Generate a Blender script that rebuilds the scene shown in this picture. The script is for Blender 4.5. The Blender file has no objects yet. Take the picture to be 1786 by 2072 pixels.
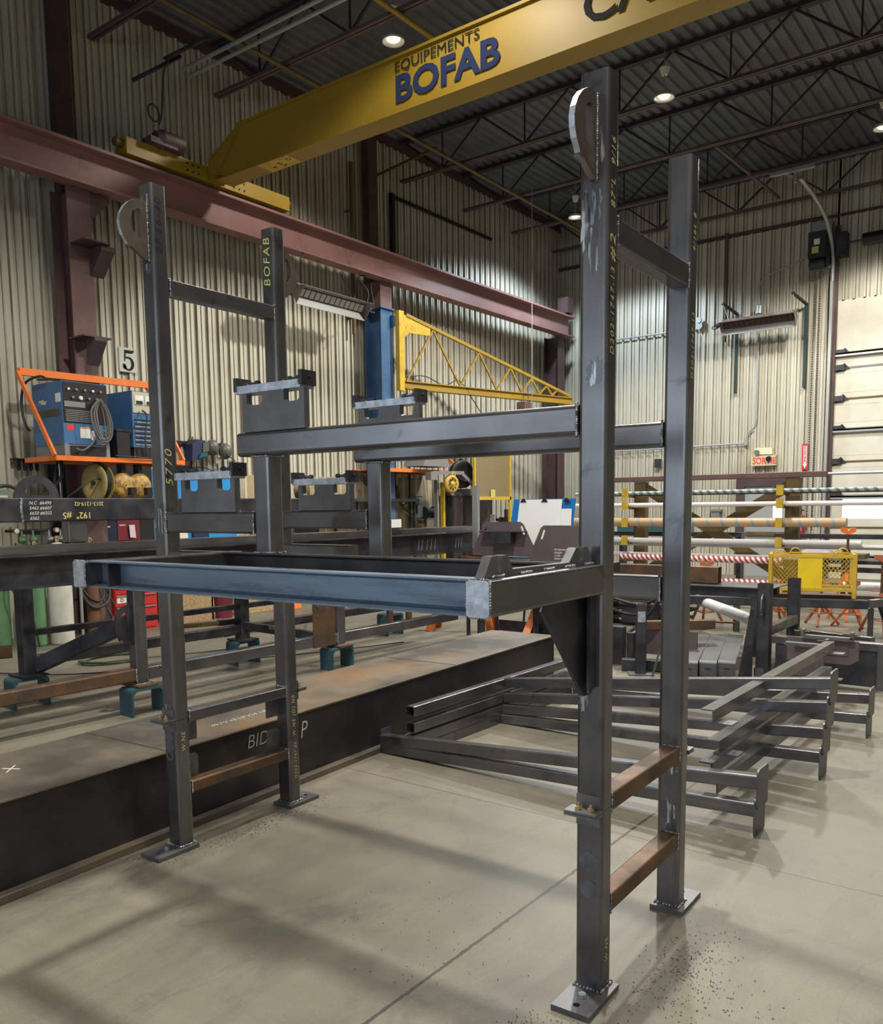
import bpy, bmesh, math, random
from mathutils import Vector, Matrix, Euler
random.seed(7)
PI = math.pi
C = bpy.context.scene.collection
sc = bpy.context.scene

# ------------------------------------------------------------ camera
CAMLOC = Vector((3.7305, -2.5459, 1.7571))
R_ = Vector((0.79835556, 0.60207502, -0.01157865)); U_ = Vector((-0.05620048, 0.09363844, 0.99401879)); F_ = Vector((-0.59955809, 0.7929297, -0.10859367))
cd = bpy.data.cameras.new('camera'); cam = bpy.data.objects.new('camera', cd); C.objects.link(cam)
m3 = Matrix((R_, U_, -F_)).transposed()
cam.matrix_world = Matrix.Translation(CAMLOC) @ m3.to_4x4()
cd.sensor_fit = 'HORIZONTAL'; cd.sensor_width = 36; cd.lens = 1719.11 / 1786 * 36
cd.shift_y = (1212.1 - 1036) / 1786
cd.clip_start = .05; cd.clip_end = 100
sc.camera = cam

# ------------------------------------------------------------ light and exposure
sc.view_settings.view_transform = 'Standard'; sc.view_settings.look = 'None'
sc.view_settings.exposure = 0.35; sc.view_settings.gamma = 1
w = bpy.data.worlds.new('world'); sc.world = w; w.use_nodes = True
bg = w.node_tree.nodes['Background']; bg.inputs[0].default_value = (.55, .68, 1, 1); bg.inputs[1].default_value = .02
# high bay lamps: x, y, z, watts, half-cone tilt
LAMPS = [(-2.1, 11.3, 8.3, 1900, 1), (.5, 14.8, 8.3, 1150, 1), (-5.9, 15.4, 8.25, 800, 1), (-4.7, 7.6, 8.5, 350, 1), (3.4, 8.6, 8.3, 750, 0),
         (.3, 1.3, 8.3, 1700, 0), (5.6, 2.6, 8.3, 380, 0), (2.4, -3.2, 8.3, 650, 0), (-2.0, 4.6, 8.15, 260, 0), (7.5, -3.6, 8.3, 400, 0)]
LCOL = (1, .95, .84)

# ------------------------------------------------------------ helpers
class MB:
    def __init__(s): s.v = []; s.f = []; s.sm = []
    def add(s, vs, fs, smooth=False):
        n = len(s.v); s.v += [tuple(v) for v in vs]
        for f in fs: s.f.append(tuple(i + n for i in f)); s.sm.append(smooth)
        return s
    def box(s, x0, x1, y0, y1, z0, z1):
        x0, x1 = min(x0, x1), max(x0, x1); y0, y1 = min(y0, y1), max(y0, y1); z0, z1 = min(z0, z1), max(z0, z1)
        vs = [(x0,y0,z0),(x1,y0,z0),(x1,y1,z0),(x0,y1,z0),(x0,y0,z1),(x1,y0,z1),(x1,y1,z1),(x0,y1,z1)]
        return s.add(vs, [(3,2,1,0),(4,5,6,7),(0,1,5,4),(1,2,6,5),(2,3,7,6),(3,0,4,7)])
    def bar(s, p0, p1, w_, h, up=(0,0,1)):
        a, sd, u = axes(p0, p1, up); p0 = Vector(p0); p1 = Vector(p1)
        q = [(-1,-1),(1,-1),(1,1),(-1,1)]
        vs = [p + sd*(i*w_/2) + u*(j*h/2) for p in (p0, p1) for i, j in q]
        return s.add(vs, [(3,2,1,0),(4,5,6,7),(0,1,5,4),(1,2,6,5),(2,3,7,6),(3,0,4,7)])
    def loft(s, p0, p1, prof, up=(0,0,1), closed=True, caps=True, smooth=False):
        a, sd, u = axes(p0, p1, up); p0 = Vector(p0); p1 = Vector(p1); n = len(prof)
        vs = [p + sd*x + u*y for p in (p0, p1) for x, y in prof]
        fs = [(i, (i+1) % n, (i+1) % n + n, i + n) for i in range(n if closed else n-1)]
        if caps and closed: fs += [tuple(range(n-1, -1, -1)), tuple(range(n, 2*n))]
        return s.add(vs, fs, smooth)
    def tube(s, p0, p1, w_, h, r=None, t=.006, up=(0,0,1), open_=False):
        r = min(w_, h)*.16 if r is None else r
        o = rrect(w_, h, r)
        if not open_: return s.round_loft(p0, p1, o, up)
        i_ = rrect(w_-2*t, h-2*t, max(r-t, .001)); a, sd, u = axes(p0, p1, up); p0 = Vector(p0); p1 = Vector(p1); n = len(o)
        vs = [p + sd*x + u*y for p in (p0, p1) for x, y in o] + [p + sd*x + u*y for p in (p0, p1) for x, y in i_]
        fs = []
        for k in range(n):
            l = (k+1) % n
            fs += [(2*n+l, 2*n+k, 3*n+k, 3*n+l), (l, k, 2*n+k, 2*n+l), (k+n, l+n, 3*n+l, 3*n+k)]
        s.add(vs, fs); return s.round_loft(p0, p1, o, up, False)
    def round_loft(s, p0, p1, o, up, caps=True):
        # flat sides flat-shaded (own vertices), corner strips smooth
        a, sd, u = axes(p0, p1, up); p0 = Vector(p0); p1 = Vector(p1); n = len(o); q = n//4
        L = lambda p, k: p + sd*o[k % n][0] + u*o[k % n][1]
        for c in range(4):
            ks = list(range(c*q, c*q+q)); m = len(ks)
            s.add([L(p, k) for p in (p0, p1) for k in ks], [(i, i+1, m+i+1, m+i) for i in range(m-1)], True)
            k = c*q+q-1; s.add([L(p0, k), L(p0, k+1), L(p1, k+1), L(p1, k)], [(0,1,2,3)])
        if caps: s.add([L(p, k) for p in (p0, p1) for k in range(n)], [tuple(range(n-1,-1,-1)), tuple(range(n, 2*n))])
        return s
    def cyl(s, p0, p1, r0, r1=None, n=16, smooth=True, caps=True):
        r1 = r0 if r1 is None else r1
        a, sd, u = axes(p0, p1); p0 = Vector(p0); p1 = Vector(p1)
        vs = [p + sd*(math.cos(2*PI*k/n)*r) + u*(math.sin(2*PI*k/n)*r) for p, r in ((p0, r0), (p1, r1)) for k in range(n)]
        s.add(vs, [(k, (k+1) % n, (k+1) % n + n, k+n) for k in range(n)], smooth)
        if caps: s.add(vs, [tuple(range(n-1, -1, -1)), tuple(range(n, 2*n))])
        return s
    def pipe(s, pts, r, n=8, spl=6, smooth_path=True):
        P = [Vector(p) for p in pts]
        if smooth_path and len(P) > 2: P = catmull(P, spl)
        m = len(P); vs = []; u0 = None
        for i, p in enumerate(P):
            t = (P[min(i+1, m-1)] - P[max(i-1, 0)])
            t = t.normalized() if t.length > 1e-9 else Vector((0,0,1))
            if u0 is None: u0 = Vector((0,0,1)) if abs(t.z) < .9 else Vector((1,0,0))
            u0 = (u0 - t*u0.dot(t)); u0 = u0.normalized() if u0.length > 1e-6 else Vector((1,0,0)); sd = t.cross(u0)
            vs += [p + sd*(math.cos(2*PI*k/n)*r) + u0*(math.sin(2*PI*k/n)*r) for k in range(n)]
        fs = [(i*n+k, i*n+(k+1) % n, (i+1)*n+(k+1) % n, (i+1)*n+k) for i in range(m-1) for k in range(n)]
        s.add(vs, fs, True); return s.add([vs[k] for k in range(n)] + [vs[(m-1)*n+k] for k in range(n)], [tuple(range(n-1,-1,-1)), tuple(range(n, 2*n))])
    def prism(s, pts, o, ax, ay, th, holes=()):
        # polygon pts (2D) in the plane o + ax*x + ay*y, thickness th along ax x ay
        ax = Vector(ax); ay = Vector(ay); nn = ax.cross(ay).normalized(); o = Vector(o)
        bm = bmesh.new(); loops = [pts] + list(holes); es = []
        for lp in loops:
            vs = [bm.verts.new(o + ax*x + ay*y) for x, y in lp]
            for k in range(len(vs)): es.append(bm.edges.new((vs[k], vs[(k+1) % len(vs)])))
        bmesh.ops.triangle_fill(bm, use_beauty=True, use_dissolve=False, edges=es, normal=nn)
        if holes:
            def inside(p, lp):
                c = False
                for (x0, y0), (x1, y1) in zip(lp, lp[1:]+lp[:1]):
                    if (y0 > p[1]) != (y1 > p[1]) and p[0] < (x1-x0)*(p[1]-y0)/(y1-y0)+x0: c = not c
                return c
            axn, ayn = ax/ax.length_squared, ay/ay.length_squared
            kill = [f for f in bm.faces if any(inside(((f.calc_center_median()-o).dot(axn), (f.calc_center_median()-o).dot(ayn)), list(h)) for h in holes)]
            if kill: bmesh.ops.delete(bm, geom=kill, context='FACES_ONLY')
        r = bmesh.ops.extrude_face_region(bm, geom=list(bm.faces)); 
        bmesh.ops.translate(bm, verts=[g for g in r['geom'] if isinstance(g, bmesh.types.BMVert)], vec=nn*th)
        bmesh.ops.recalc_face_normals(bm, faces=bm.faces); bm.verts.index_update()
        s.add([v.co.copy() for v in bm.verts], [tuple(v.index for v in f.verts) for f in bm.faces]); bm.free(); return s
    def lathe(s, c, ax, prof, n=28, smooth=True):
        # prof: (radius, offset along ax)
        c = Vector(c); ax = Vector(ax).normalized(); h = Vector((0,0,1)) if abs(ax.z) < .9 else Vector((1,0,0)); sd = h.cross(ax).normalized(); u = ax.cross(sd)
        m = len(prof); vs = [c + ax*t + sd*(math.cos(2*PI*k/n)*r) + u*(math.sin(2*PI*k/n)*r) for r, t in prof for k in range(n)]
        return s.add(vs, [(i*n+k, i*n+(k+1) % n, (i+1)*n+(k+1) % n, (i+1)*n+k) for i in range(m-1) for k in range(n)], smooth)
    def torus(s, c, ax, R, r, n=28, k=8, a0=0, a1=2*PI):
        c = Vector(c); ax = Vector(ax).normalized(); h = Vector((0,0,1)) if abs(ax.z) < .9 else Vector((1,0,0)); sd = h.cross(ax).normalized(); u = ax.cross(sd)
        pts = [c + sd*(math.cos(a0+(a1-a0)*i/n)*R) + u*(math.sin(a0+(a1-a0)*i/n)*R) for i in range(n+1)]
        return s.pipe(pts, r, n=k, smooth_path=False)
    def ball(s, c, rx, ry, rz, n=16, m=10):
        c = Vector(c); vs = [c + Vector((rx*math.sin(PI*j/m)*math.cos(2*PI*i/n), ry*math.sin(PI*j/m)*math.sin(2*PI*i/n), rz*math.cos(PI*j/m))) for j in range(m+1) for i in range(n)]
        return s.add(vs, [(j*n+i, (j+1)*n+i, (j+1)*n+(i+1) % n, j*n+(i+1) % n) for j in range(m) for i in range(n)], True)

def axes(p0, p1, up=(0,0,1)):
    a = (Vector(p1) - Vector(p0)).normalized(); up = Vector(up)
    if abs(a.dot(up)) > .98: up = Vector((0,1,0)) if abs(a.y) < .9 else Vector((1,0,0))
    sd = a.cross(up).normalized(); return a, sd, sd.cross(a)
def rrect(w_, h, r, n=4):
    o = []
    for cx, cy, a0 in ((w_/2-r, -h/2+r, -PI/2), (w_/2-r, h/2-r, 0), (-w_/2+r, h/2-r, PI/2), (-w_/2+r, -h/2+r, PI)):
        o += [(cx + r*math.cos(a0+PI/2*k/n), cy + r*math.sin(a0+PI/2*k/n)) for k in range(n+1)]
    return o
def catmull(P, n):
    Q = [P[0]*2-P[1]] + P + [P[-1]*2-P[-2]]; o = []
    for i in range(1, len(Q)-2):
        for k in range(n):
            t = k/n; a, b, c, d = Q[i-1], Q[i], Q[i+1], Q[i+2]
            o.append(.5*((2*b)+(c-a)*t+(2*a-5*b+4*c-d)*t*t+(3*b-a-3*c+d)*t**3))
    return o + [P[-1]]
def circ(cx, cy, r, n=20, a0=0, a1=2*PI, ry=None):
    ry = r if ry is None else ry
    full = abs(a1-a0-2*PI) < 1e-6
    return [(cx+r*math.cos(a0+(a1-a0)*k/n), cy+ry*math.sin(a0+(a1-a0)*k/n)) for k in range(n if full else n+1)]

def mesh(name, mb, m):
    me = bpy.data.meshes.new(name); me.from_pydata(mb.v, [], mb.f); me.polygons.foreach_set('use_smooth', mb.sm)
    me.materials.append(m); me.update(); return me
def thing(name, label, cat, loc=(0,0,0), rz=0, group=None):
    o = bpy.data.objects.new(name, None); C.objects.link(o); o.location = loc; o.rotation_euler = (0, 0, rz); o.empty_display_size = .1
    o['label'] = label; o['category'] = cat
    if group: o['group'] = group
    return o
def part(name, mb, m, parent, world=True, label=None):
    # world=True: vertices are in room coordinates; otherwise in the thing's own coordinates
    o = bpy.data.objects.new(name, mb if isinstance(mb, bpy.types.Mesh) else mesh(name, mb, m)); C.objects.link(o); o.parent = parent
    if world:
        rt = parent
        mw = Matrix.Identity(4); ch = []
        while rt: ch.append(rt); rt = rt.parent
        for q in reversed(ch): mw = mw @ q.matrix_parent_inverse @ Matrix.LocRotScale(q.location, q.rotation_euler, q.scale)
        o.matrix_parent_inverse = mw.inverted()
    if label: o['label'] = label
    return o
def solo(name, mb, m, label, cat, group=None):
    # a thing that is one mesh, vertices in room coordinates, origin moved to its base
    xs = [v[0] for v in mb.v]; ys = [v[1] for v in mb.v]; zs = [v[2] for v in mb.v]
    c = Vector(((min(xs)+max(xs))/2, (min(ys)+max(ys))/2, min(zs))); mb.v = [tuple(Vector(v)-c) for v in mb.v]
    o = bpy.data.objects.new(name, mesh(name, mb, m)); C.objects.link(o); o.location = c
    o['label'] = label; o['category'] = cat
    if group: o['group'] = group
    return o
def struct(name, mb, m, parent=None):
    o = bpy.data.objects.new(name, mesh(name, mb, m)); C.objects.link(o)
    if parent: o.parent = parent
    else: o['kind'] = 'structure'
    return o
def dup(root, loc, rz=None, label=None, group=None):
    r = root.copy(); C.objects.link(r); r.location = loc
    if rz is not None: r.rotation_euler = (0, 0, rz)
    if label: r['label'] = label
    if group: r['group'] = group
    for ch in list(root.children):
        c = ch.copy(); C.objects.link(c); c.parent = r
        for g in ch.children:
            d = g.copy(); C.objects.link(d); d.parent = c
    return r
def text(s, o, ax, ay, size, th=.002, xs=1.0, bold=0.0, shear=0.0, sp=1.0):
    # text as a mesh: baseline origin o, direction ax, up ay
    cu = bpy.data.curves.new('t', 'FONT'); cu.body = s; cu.size = size/.72; cu.extrude = th/2; cu.offset = bold; cu.shear = shear; cu.space_character = sp; cu.resolution_u = 3
    to = bpy.data.objects.new('t', cu); C.objects.link(to); dg = bpy.context.evaluated_depsgraph_get(); me = to.evaluated_get(dg).to_mesh()
    ax = Vector(ax).normalized(); ay = Vector(ay).normalized(); n = ax.cross(ay)
    mb = MB(); mb.add([Vector(o) + ax*(v.co.x*xs) + ay*v.co.y + n*v.co.z for v in me.vertices], [tuple(p.vertices) for p in me.polygons])
    bpy.data.objects.remove(to, do_unlink=True); bpy.data.curves.remove(cu); return mb

# ------------------------------------------------------------ materials
def nodes(name):
    m = bpy.data.materials.new(name); m.use_nodes = True; nt = m.node_tree; return m, nt, nt.nodes['Principled BSDF']
def rgb(c): return (c[0], c[1], c[2], 1)
def coord(nt, sca, kind='Object'):
    tc = nt.nodes.new('ShaderNodeTexCoord'); mp = nt.nodes.new('ShaderNodeMapping'); mp.inputs['Scale'].default_value = sca
    nt.links.new(tc.outputs[kind], mp.inputs[0]); return mp
def noise(nt, mp, scale, detail=5, rough=.6, dist=0):
    n = nt.nodes.new('ShaderNodeTexNoise'); n.inputs['Scale'].default_value = scale; n.inputs['Detail'].default_value = detail; n.inputs['Roughness'].default_value = rough; n.inputs['Distortion'].default_value = dist
    nt.links.new(mp.outputs[0], n.inputs['Vector']); return n
def ramp(nt, src, stops):
    r = nt.nodes.new('ShaderNodeValToRGB'); nt.links.new(src, r.inputs[0]); e = r.color_ramp.elements
    while len(e) < len(stops): e.new(.5)
    for k, (p, c) in enumerate(stops): e[k].position = p; e[k].color = rgb(c) if hasattr(c, '__len__') else (c, c, c, 1)
    return r
def mix(nt, fac, a, b, mode='MIX'):
    x = nt.nodes.new('ShaderNodeMix'); x.data_type = 'RGBA'; x.blend_type = mode
    for k, v in ((0, fac), (6, a), (7, b)):
        if hasattr(v, 'is_linked') or isinstance(v, bpy.types.NodeSocket): nt.links.new(v, x.inputs[k])
        else: x.inputs[k].default_value = v if k == 0 else rgb(v)
    return x.outputs[2]
def mat(name, col, rough=.5, metal=0, col2=None, scale=6, stretch=(1,1,1), lo=.4, hi=.62, bump=0, rough2=None, col3=None, scale3=14, lo3=.62, hi3=.7, emit=0):
    m, nt, b = nodes(name); b.inputs['Roughness'].default_value = rough; b.inputs['Metallic'].default_value = metal; b.inputs['Base Color'].default_value = rgb(col)
    if emit: b.inputs['Emission Color'].default_value = rgb(col); b.inputs['Emission Strength'].default_value = emit
    if col2:
        mp = coord(nt, stretch); n = noise(nt, mp, scale); r = ramp(nt, n.outputs[0], [(lo, col), (hi, col2)]); out = r.outputs[0]
        if col3:
            n3 = noise(nt, coord(nt, (1,1,1)), scale3, 6, .7); r3 = ramp(nt, n3.outputs[0], [(lo3, 0), (hi3, 1)]); out = mix(nt, r3.outputs[0], out, col3)
        nt.links.new(out, b.inputs['Base Color'])
        if rough2 is not None:
            rr = ramp(nt, n.outputs[0], [(lo, rough), (hi, rough2)]); nt.links.new(rr.outputs[0], b.inputs['Roughness'])
        if bump:
            bp = nt.nodes.new('ShaderNodeBump'); bp.inputs['Strength'].default_value = bump; bp.inputs['Distance'].default_value = .004
            nt.links.new(n.outputs[0], bp.inputs['Height']); nt.links.new(bp.outputs[0], b.inputs['Normal'])
    return m
def steel(name, stretch_, dark=(.12,.118,.126), light=(.215,.213,.225), rust=(.13,.098,.08), metal=.76, r1=.24, r2=.28, lo3=.58, hi3=.82):
    m, nt, b = nodes(name); b.inputs['Metallic'].default_value = metal
    big = noise(nt, coord(nt, (1,1,1)), 2.6, 3, .5, .3); c = ramp(nt, big.outputs[0], [(.30, dark), (.70, light)]).outputs[0]
    st = noise(nt, coord(nt, stretch_), 9, 2, .5); sr = ramp(nt, st.outputs[0], [(.30, .94), (.70, 1.06)]); c = mix(nt, 1.0, c, sr.outputs[0], 'MULTIPLY')
    pt = noise(nt, coord(nt, (1,1,1)), 5, 5, .6, .5); pr = ramp(nt, pt.outputs[0], [(.60, 0), (.68, .55)]); c = mix(nt, pr.outputs[0], c, (.055,.055,.062))
    ru = noise(nt, coord(nt, (1,1,1)), 1.7, 4, .6); rr = ramp(nt, ru.outputs[0], [(lo3, 0), (hi3, .8)]); c = mix(nt, rr.outputs[0], c, rust)
    nt.links.new(c, b.inputs['Base Color']); ro = ramp(nt, st.outputs[0], [(.3, r1), (.7, r2)]); nt.links.new(ro.outputs[0], b.inputs['Roughness']); return m
M = {}
M['sz'] = steel('mill_steel_vertical', (6, 6, .22)); M['sx'] = steel('mill_steel_along_x', (.22, 6, 6)); M['sy'] = steel('mill_steel_along_y', (6, .22, 6))
M['dark'] = mat('dark_mill_scale', (.035,.037,.045), .4, .6, (.08,.08,.09), 5, (1,1,1), .35, .65, .1, .55)
M['blue_reflect'] = mat('mill_scale_blue_reflection', (.15,.205,.28), .22, .5, (.21,.27,.35), 5, (.5,4,4), .35, .65, .15, .42, (.06,.07,.09), 30, .68, .72)  # mill scale with the blue of reflected daylight put into its colour
M['rust'] = mat('rusty_steel', (.15,.078,.036), .5, .3, (.075,.05,.036), 4, (1,1,1), .38, .6, .2, .65, (.20,.11,.05), 9, .56, .75)
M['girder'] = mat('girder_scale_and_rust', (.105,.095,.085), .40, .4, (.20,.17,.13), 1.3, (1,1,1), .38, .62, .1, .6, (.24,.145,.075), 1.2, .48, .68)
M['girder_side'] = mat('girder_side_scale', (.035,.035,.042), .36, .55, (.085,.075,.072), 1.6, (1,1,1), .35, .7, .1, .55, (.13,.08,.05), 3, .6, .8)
M['bright'] = mat('ground_bright_steel', (.66,.71,.80), .3, .7, (.36,.40,.47), 22, (1,1,1), .35, .65, .4, .45)
M['mauve'] = mat('mauve_mill_plate', (.135,.10,.105), .45, .4, (.165,.125,.13), 3)
M['weld'] = mat('weld_bead', (.55,.57,.6), .3, .8, (.13,.13,.14), 60, (1,1,1), .4, .6, .9, .5)
M['plate'] = mat('grey_plate', (.105,.105,.115), .36, .5, (.17,.17,.18), 5, (1,1,1), .35, .65, .04, .5)
M['flatplate'] = mat('laser_cut_plate', (.10,.105,.112), .40, .5, (.135,.14,.148), 4, (1,1,1), .4, .6, .02)
M['brownplate'] = mat('brown_scale_plate', (.12,.095,.08), .34, .5, (.17,.14,.12), 6, (1,1,1), .35, .65, .04, .45)
M['scuff'] = mat('grinding_scuff', (.15,.165,.185), .5, .45, (.11,.12,.135), 30)
M['streak'] = mat('ground_streaks', (.13,.133,.145), .3, .75, (.62,.66,.72), 16, (2.5,2.5,.3), .50, .62, .1, .3)
M['primer'] = mat('red_brown_primer', (.12,.065,.062), .6, .05, (.15,.082,.078), 3, (1,1,1), .4, .6, .1, None, (.09,.055,.055), 2, .6, .75)
M['primerdark'] = mat('dark_brown_primer', (.06,.036,.036), .6, .05, (.085,.048,.046), 3)
M['joistdark'] = mat('joist_silhouette', (.028,.024,.028), .6)  # webs and top chords coloured dark, as silhouettes against the deck
M['joist'] = mat('joist_primer', (.085,.06,.062), .6, .05, (.11,.08,.08), 3)
M['runway'] = mat('pink_brown_primer', (.24,.12,.11), .55, .05, (.28,.145,.13), 1.5, (1,1,1), .4, .6, .05, None, (.10,.06,.06), .9, .62, .74)
M['yellow'] = mat('crane_yellow', (.34,.215,.016), .5, 0, (.29,.18,.018), .8, (1,1,1), .4, .65)
M['yellow2'] = mat('chipped_bright_yellow', (.62,.42,.03), .5, 0, (.50,.33,.035), 6, (1,1,1), .4, .65, .2, None, (.16,.08,.03), 16, .62, .67)
M['mustard'] = mat('dirty_mustard', (.15,.10,.034), .6, .1, (.10,.07,.028), 4, (1,1,1), .4, .6)
M['orange'] = mat('orange_paint', (.80,.19,.03), .45, 0, (.62,.14,.03), 4, (1,1,1), .5, .75)
M['jackorange'] = mat('faded_orange', (.50,.15,.07), .6, 0, (.30,.09,.05), 12, (1,1,1), .4, .65)
M['blue'] = mat('welder_blue', (.045,.15,.33), .45, 0, (.04,.12,.27), 3, (1,1,1), .4, .65)
M['colblue'] = mat('column_blue', (.04,.10,.21), .45, .05, (.06,.15,.3), 2, (1,1,1), .4, .65)
M['boardblue'] = mat('bright_blue', (.015,.27,.66), .5); M['clipblue'] = mat('clipboard_blue', (.01,.17,.52), .4)
M['black'] = mat('black_plastic', (.012,.012,.014), .45); M['rubber'] = mat('rubber_hose', (.028,.028,.028), .6); M['grey'] = mat('grey_paint', (.2,.2,.2), .5)
M['blackcaster'] = M['black']
M['white'] = mat('white_paint', (.75,.75,.73), .45, 0, (.6,.6,.57), 6); M['paper'] = mat('paper', (.85,.86,.88), .7); M['cream'] = mat('cream_plastic', (.72,.66,.48), .5)
M['red'] = mat('toolbox_red', (.50,.03,.03), .35); M['signred'] = mat('sign_red', (.6,.04,.04), .5); M['pink'] = mat('pink_plastic', (.55,.10,.16), .5)
M['navytext'] = mat('navy_lettering', (.008,.018,.07), .9); M['ink'] = mat('black_lettering', (.010,.010,.010), .9)
M['marker'] = mat('yellow_paint_marker', (.62,.55,.20), .8); M['chalk'] = mat('white_chalk', (.6,.6,.58), .8); M['greenink'] = mat('yellow_green_marker', (.62,.68,.25), .7)
M['green'] = mat('cylinder_green', (.12,.25,.12), .5, 0, (.09,.19,.09), 4); M['cylwhite'] = mat('dirty_white_paint', (.58,.57,.51), .5, 0, (.42,.40,.34), 4, (1,1,.5), .45, .7, 0, None, (.1,.08,.06), 12, .7, .74)
M['teal'] = mat('chipped_teal', (.03,.075,.10), .5, .1, (.04,.11,.13), 4, (1,1,1), .4, .65, .1, None, (.1,.12,.12), 20, .66, .7)
M['hose'] = mat('green_hose', (.07,.10,.07), .6); M['alu'] = mat('galvanised', (.5,.51,.52), .38, .8); M['conduit'] = mat('conduit_grey', (.40,.41,.41), .45, .5)
M['heater'] = mat('heater_housing', (.42,.36,.33), .4, .5, (.25,.17,.15), 3); M['grille'] = mat('heater_grille', (.05,.035,.035), .6, .3); M['heatgrid'] = mat('dark_heater_grid', (.09,.05,.045), .5, .3); M['ceramic'] = mat('heater_tiles', (.55,.54,.52), .6)
M['brass'] = mat('brass', (.65,.48,.28), .35, .9); M['wood'] = mat('wood', (.30,.20,.09), .7, 0, (.2,.12,.05), 10, (1,6,6)); M['osb'] = mat('chipboard', (.42,.30,.16), .8, 0, (.25,.16,.08), 40)
M['navy'] = mat('navy_fabric', (.012,.02,.07), .6); M['maroon'] = mat('maroon_folder', (.22,.02,.03), .6); M['helmgrey'] = mat('helmet_grey', (.10,.095,.085), .4)
M['reelyellow'] = mat('oily_yellow', (.50,.32,.07), .5, 0, (.2,.11,.04), 14, (1,1,1), .42, .62); M['hatchyellow'] = mat('reel_yellow', (.62,.42,.06), .5, 0, (.4,.25,.05), 30)
M['kraft'] = mat('kraft_wrapped_tube', (.50,.34,.20), .6, 0, (.40,.25,.14), 6); M['pvc'] = mat('wrapped_white_tube', (.75,.74,.76), .35, 0, (.6,.6,.66), 60, (1,4,4), .5, .6)
M['doorwhite'] = mat('overhead_door_white', (.66,.64,.56), .45, 0, (.58,.55,.46), 1.2); M['doorgrey'] = mat('steel_door_grey', (.32,.34,.34), .5); M['frame_brown'] = M['primerdark']
M['cloth'] = mat('work_cloth', (.35,.30,.38), .9); M['mesh_dirty'] = mat('dirty_screen', (.22,.17,.09), .6); M['lens'] = mat('welding_lens', (.02,.12,.16), .15)
M['exitplate'] = mat('exit_sign_plate', (.62,.50,.36), .5); M['exitred'] = mat('exit_letters', (.75,.05,.04), .5)
M['dooropgreen'] = mat('operator_dark_green', (.012,.03,.028), .5)
M['lampglow'] = mat('lamp_glow', (1, .90, .70), .5, emit=.9)
M['daylight'] = mat('daylight_pane', (.9, .95, 1), .3, emit=3.2)
# stripes helper materials
def stripes(name, a, b, axis, scale, width=.5, tilt=0.0):
    m, nt, bs = nodes(name); bs.inputs['Roughness'].default_value = .45
    mp = coord(nt, (1,1,1)); mp.inputs['Rotation'].default_value = (0, tilt, 0)
    sx = nt.nodes.new('ShaderNodeSeparateXYZ'); nt.links.new(mp.outputs[0], sx.inputs[0])
    mm = nt.nodes.new('ShaderNodeMath'); mm.operation = 'MULTIPLY'; mm.inputs[1].default_value = scale; nt.links.new(sx.outputs[axis], mm.inputs[0])
    fr = nt.nodes.new('ShaderNodeMath'); fr.operation = 'FRACT'; nt.links.new(mm.outputs[0], fr.inputs[0])
    gt = nt.nodes.new('ShaderNodeMath'); gt.operation = 'GREATER_THAN'; gt.inputs[1].default_value = width; nt.links.new(fr.outputs[0], gt.inputs[0])
    nt.links.new(mix(nt, gt.outputs[0], a, b), bs.inputs['Base Color']); return m
M['redwhite'] = stripes('red_and_white_wrap', (.42,.045,.06), (.78,.76,.74), 0, 14, .5, .6)
M['kraftband'] = stripes('kraft_with_blue_grey_bands', (.50,.34,.20), (.25,.32,.36), 0, 4.3, .8, .35)
M['tealband'] = stripes('white_with_teal_bands', (.40,.41,.39), (.10,.17,.19), 0, 9, .55, .6)
M['slot'] = M['ink']

def panel_mat(name, base, dirt, seed):
    m, nt, b = nodes(name); b.inputs['Roughness'].default_value = .38; b.inputs['Metallic'].default_value = .12
    mp = coord(nt, (1, 1, .12)); mp.inputs['Location'].default_value = (seed, seed*.7, 0)
    n = noise(nt, mp, 2.2, 6, .65); r = ramp(nt, n.outputs[0], [(.42, 0), (.68, 1)])
    n2 = noise(nt, coord(nt, (5, 5, .25)), 4, 4, .6); r2 = ramp(nt, n2.outputs[0], [(.5, 0), (.75, .28)])
    c1 = mix(nt, r.outputs[0], base, [base[0]*.80, base[1]*.77, base[2]*.70]); c2 = mix(nt, r2.outputs[0], c1, dirt)
    n3 = noise(nt, coord(nt, (.35, .35, .25)), 1.1, 5, .6); r3 = ramp(nt, n3.outputs[0], [(.56, 0), (.74, .7)])
    nt.links.new(mix(nt, r3.outputs[0], c2, dirt), b.inputs['Base Color']); return m
M['wall'] = panel_mat('cream_liner_panel', (.60,.58,.49), (.25,.21,.15), 3)
M['wallrib'] = mat('shaded_rib_sides', (.30,.275,.22), .5, .05, (.20,.175,.13), 2)  # rib sides darkened for contrast, shade and grime in one colour
M['deck'] = mat('roof_deck', (.115,.125,.135), .55, .2, (.085,.092,.10), 2)

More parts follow.
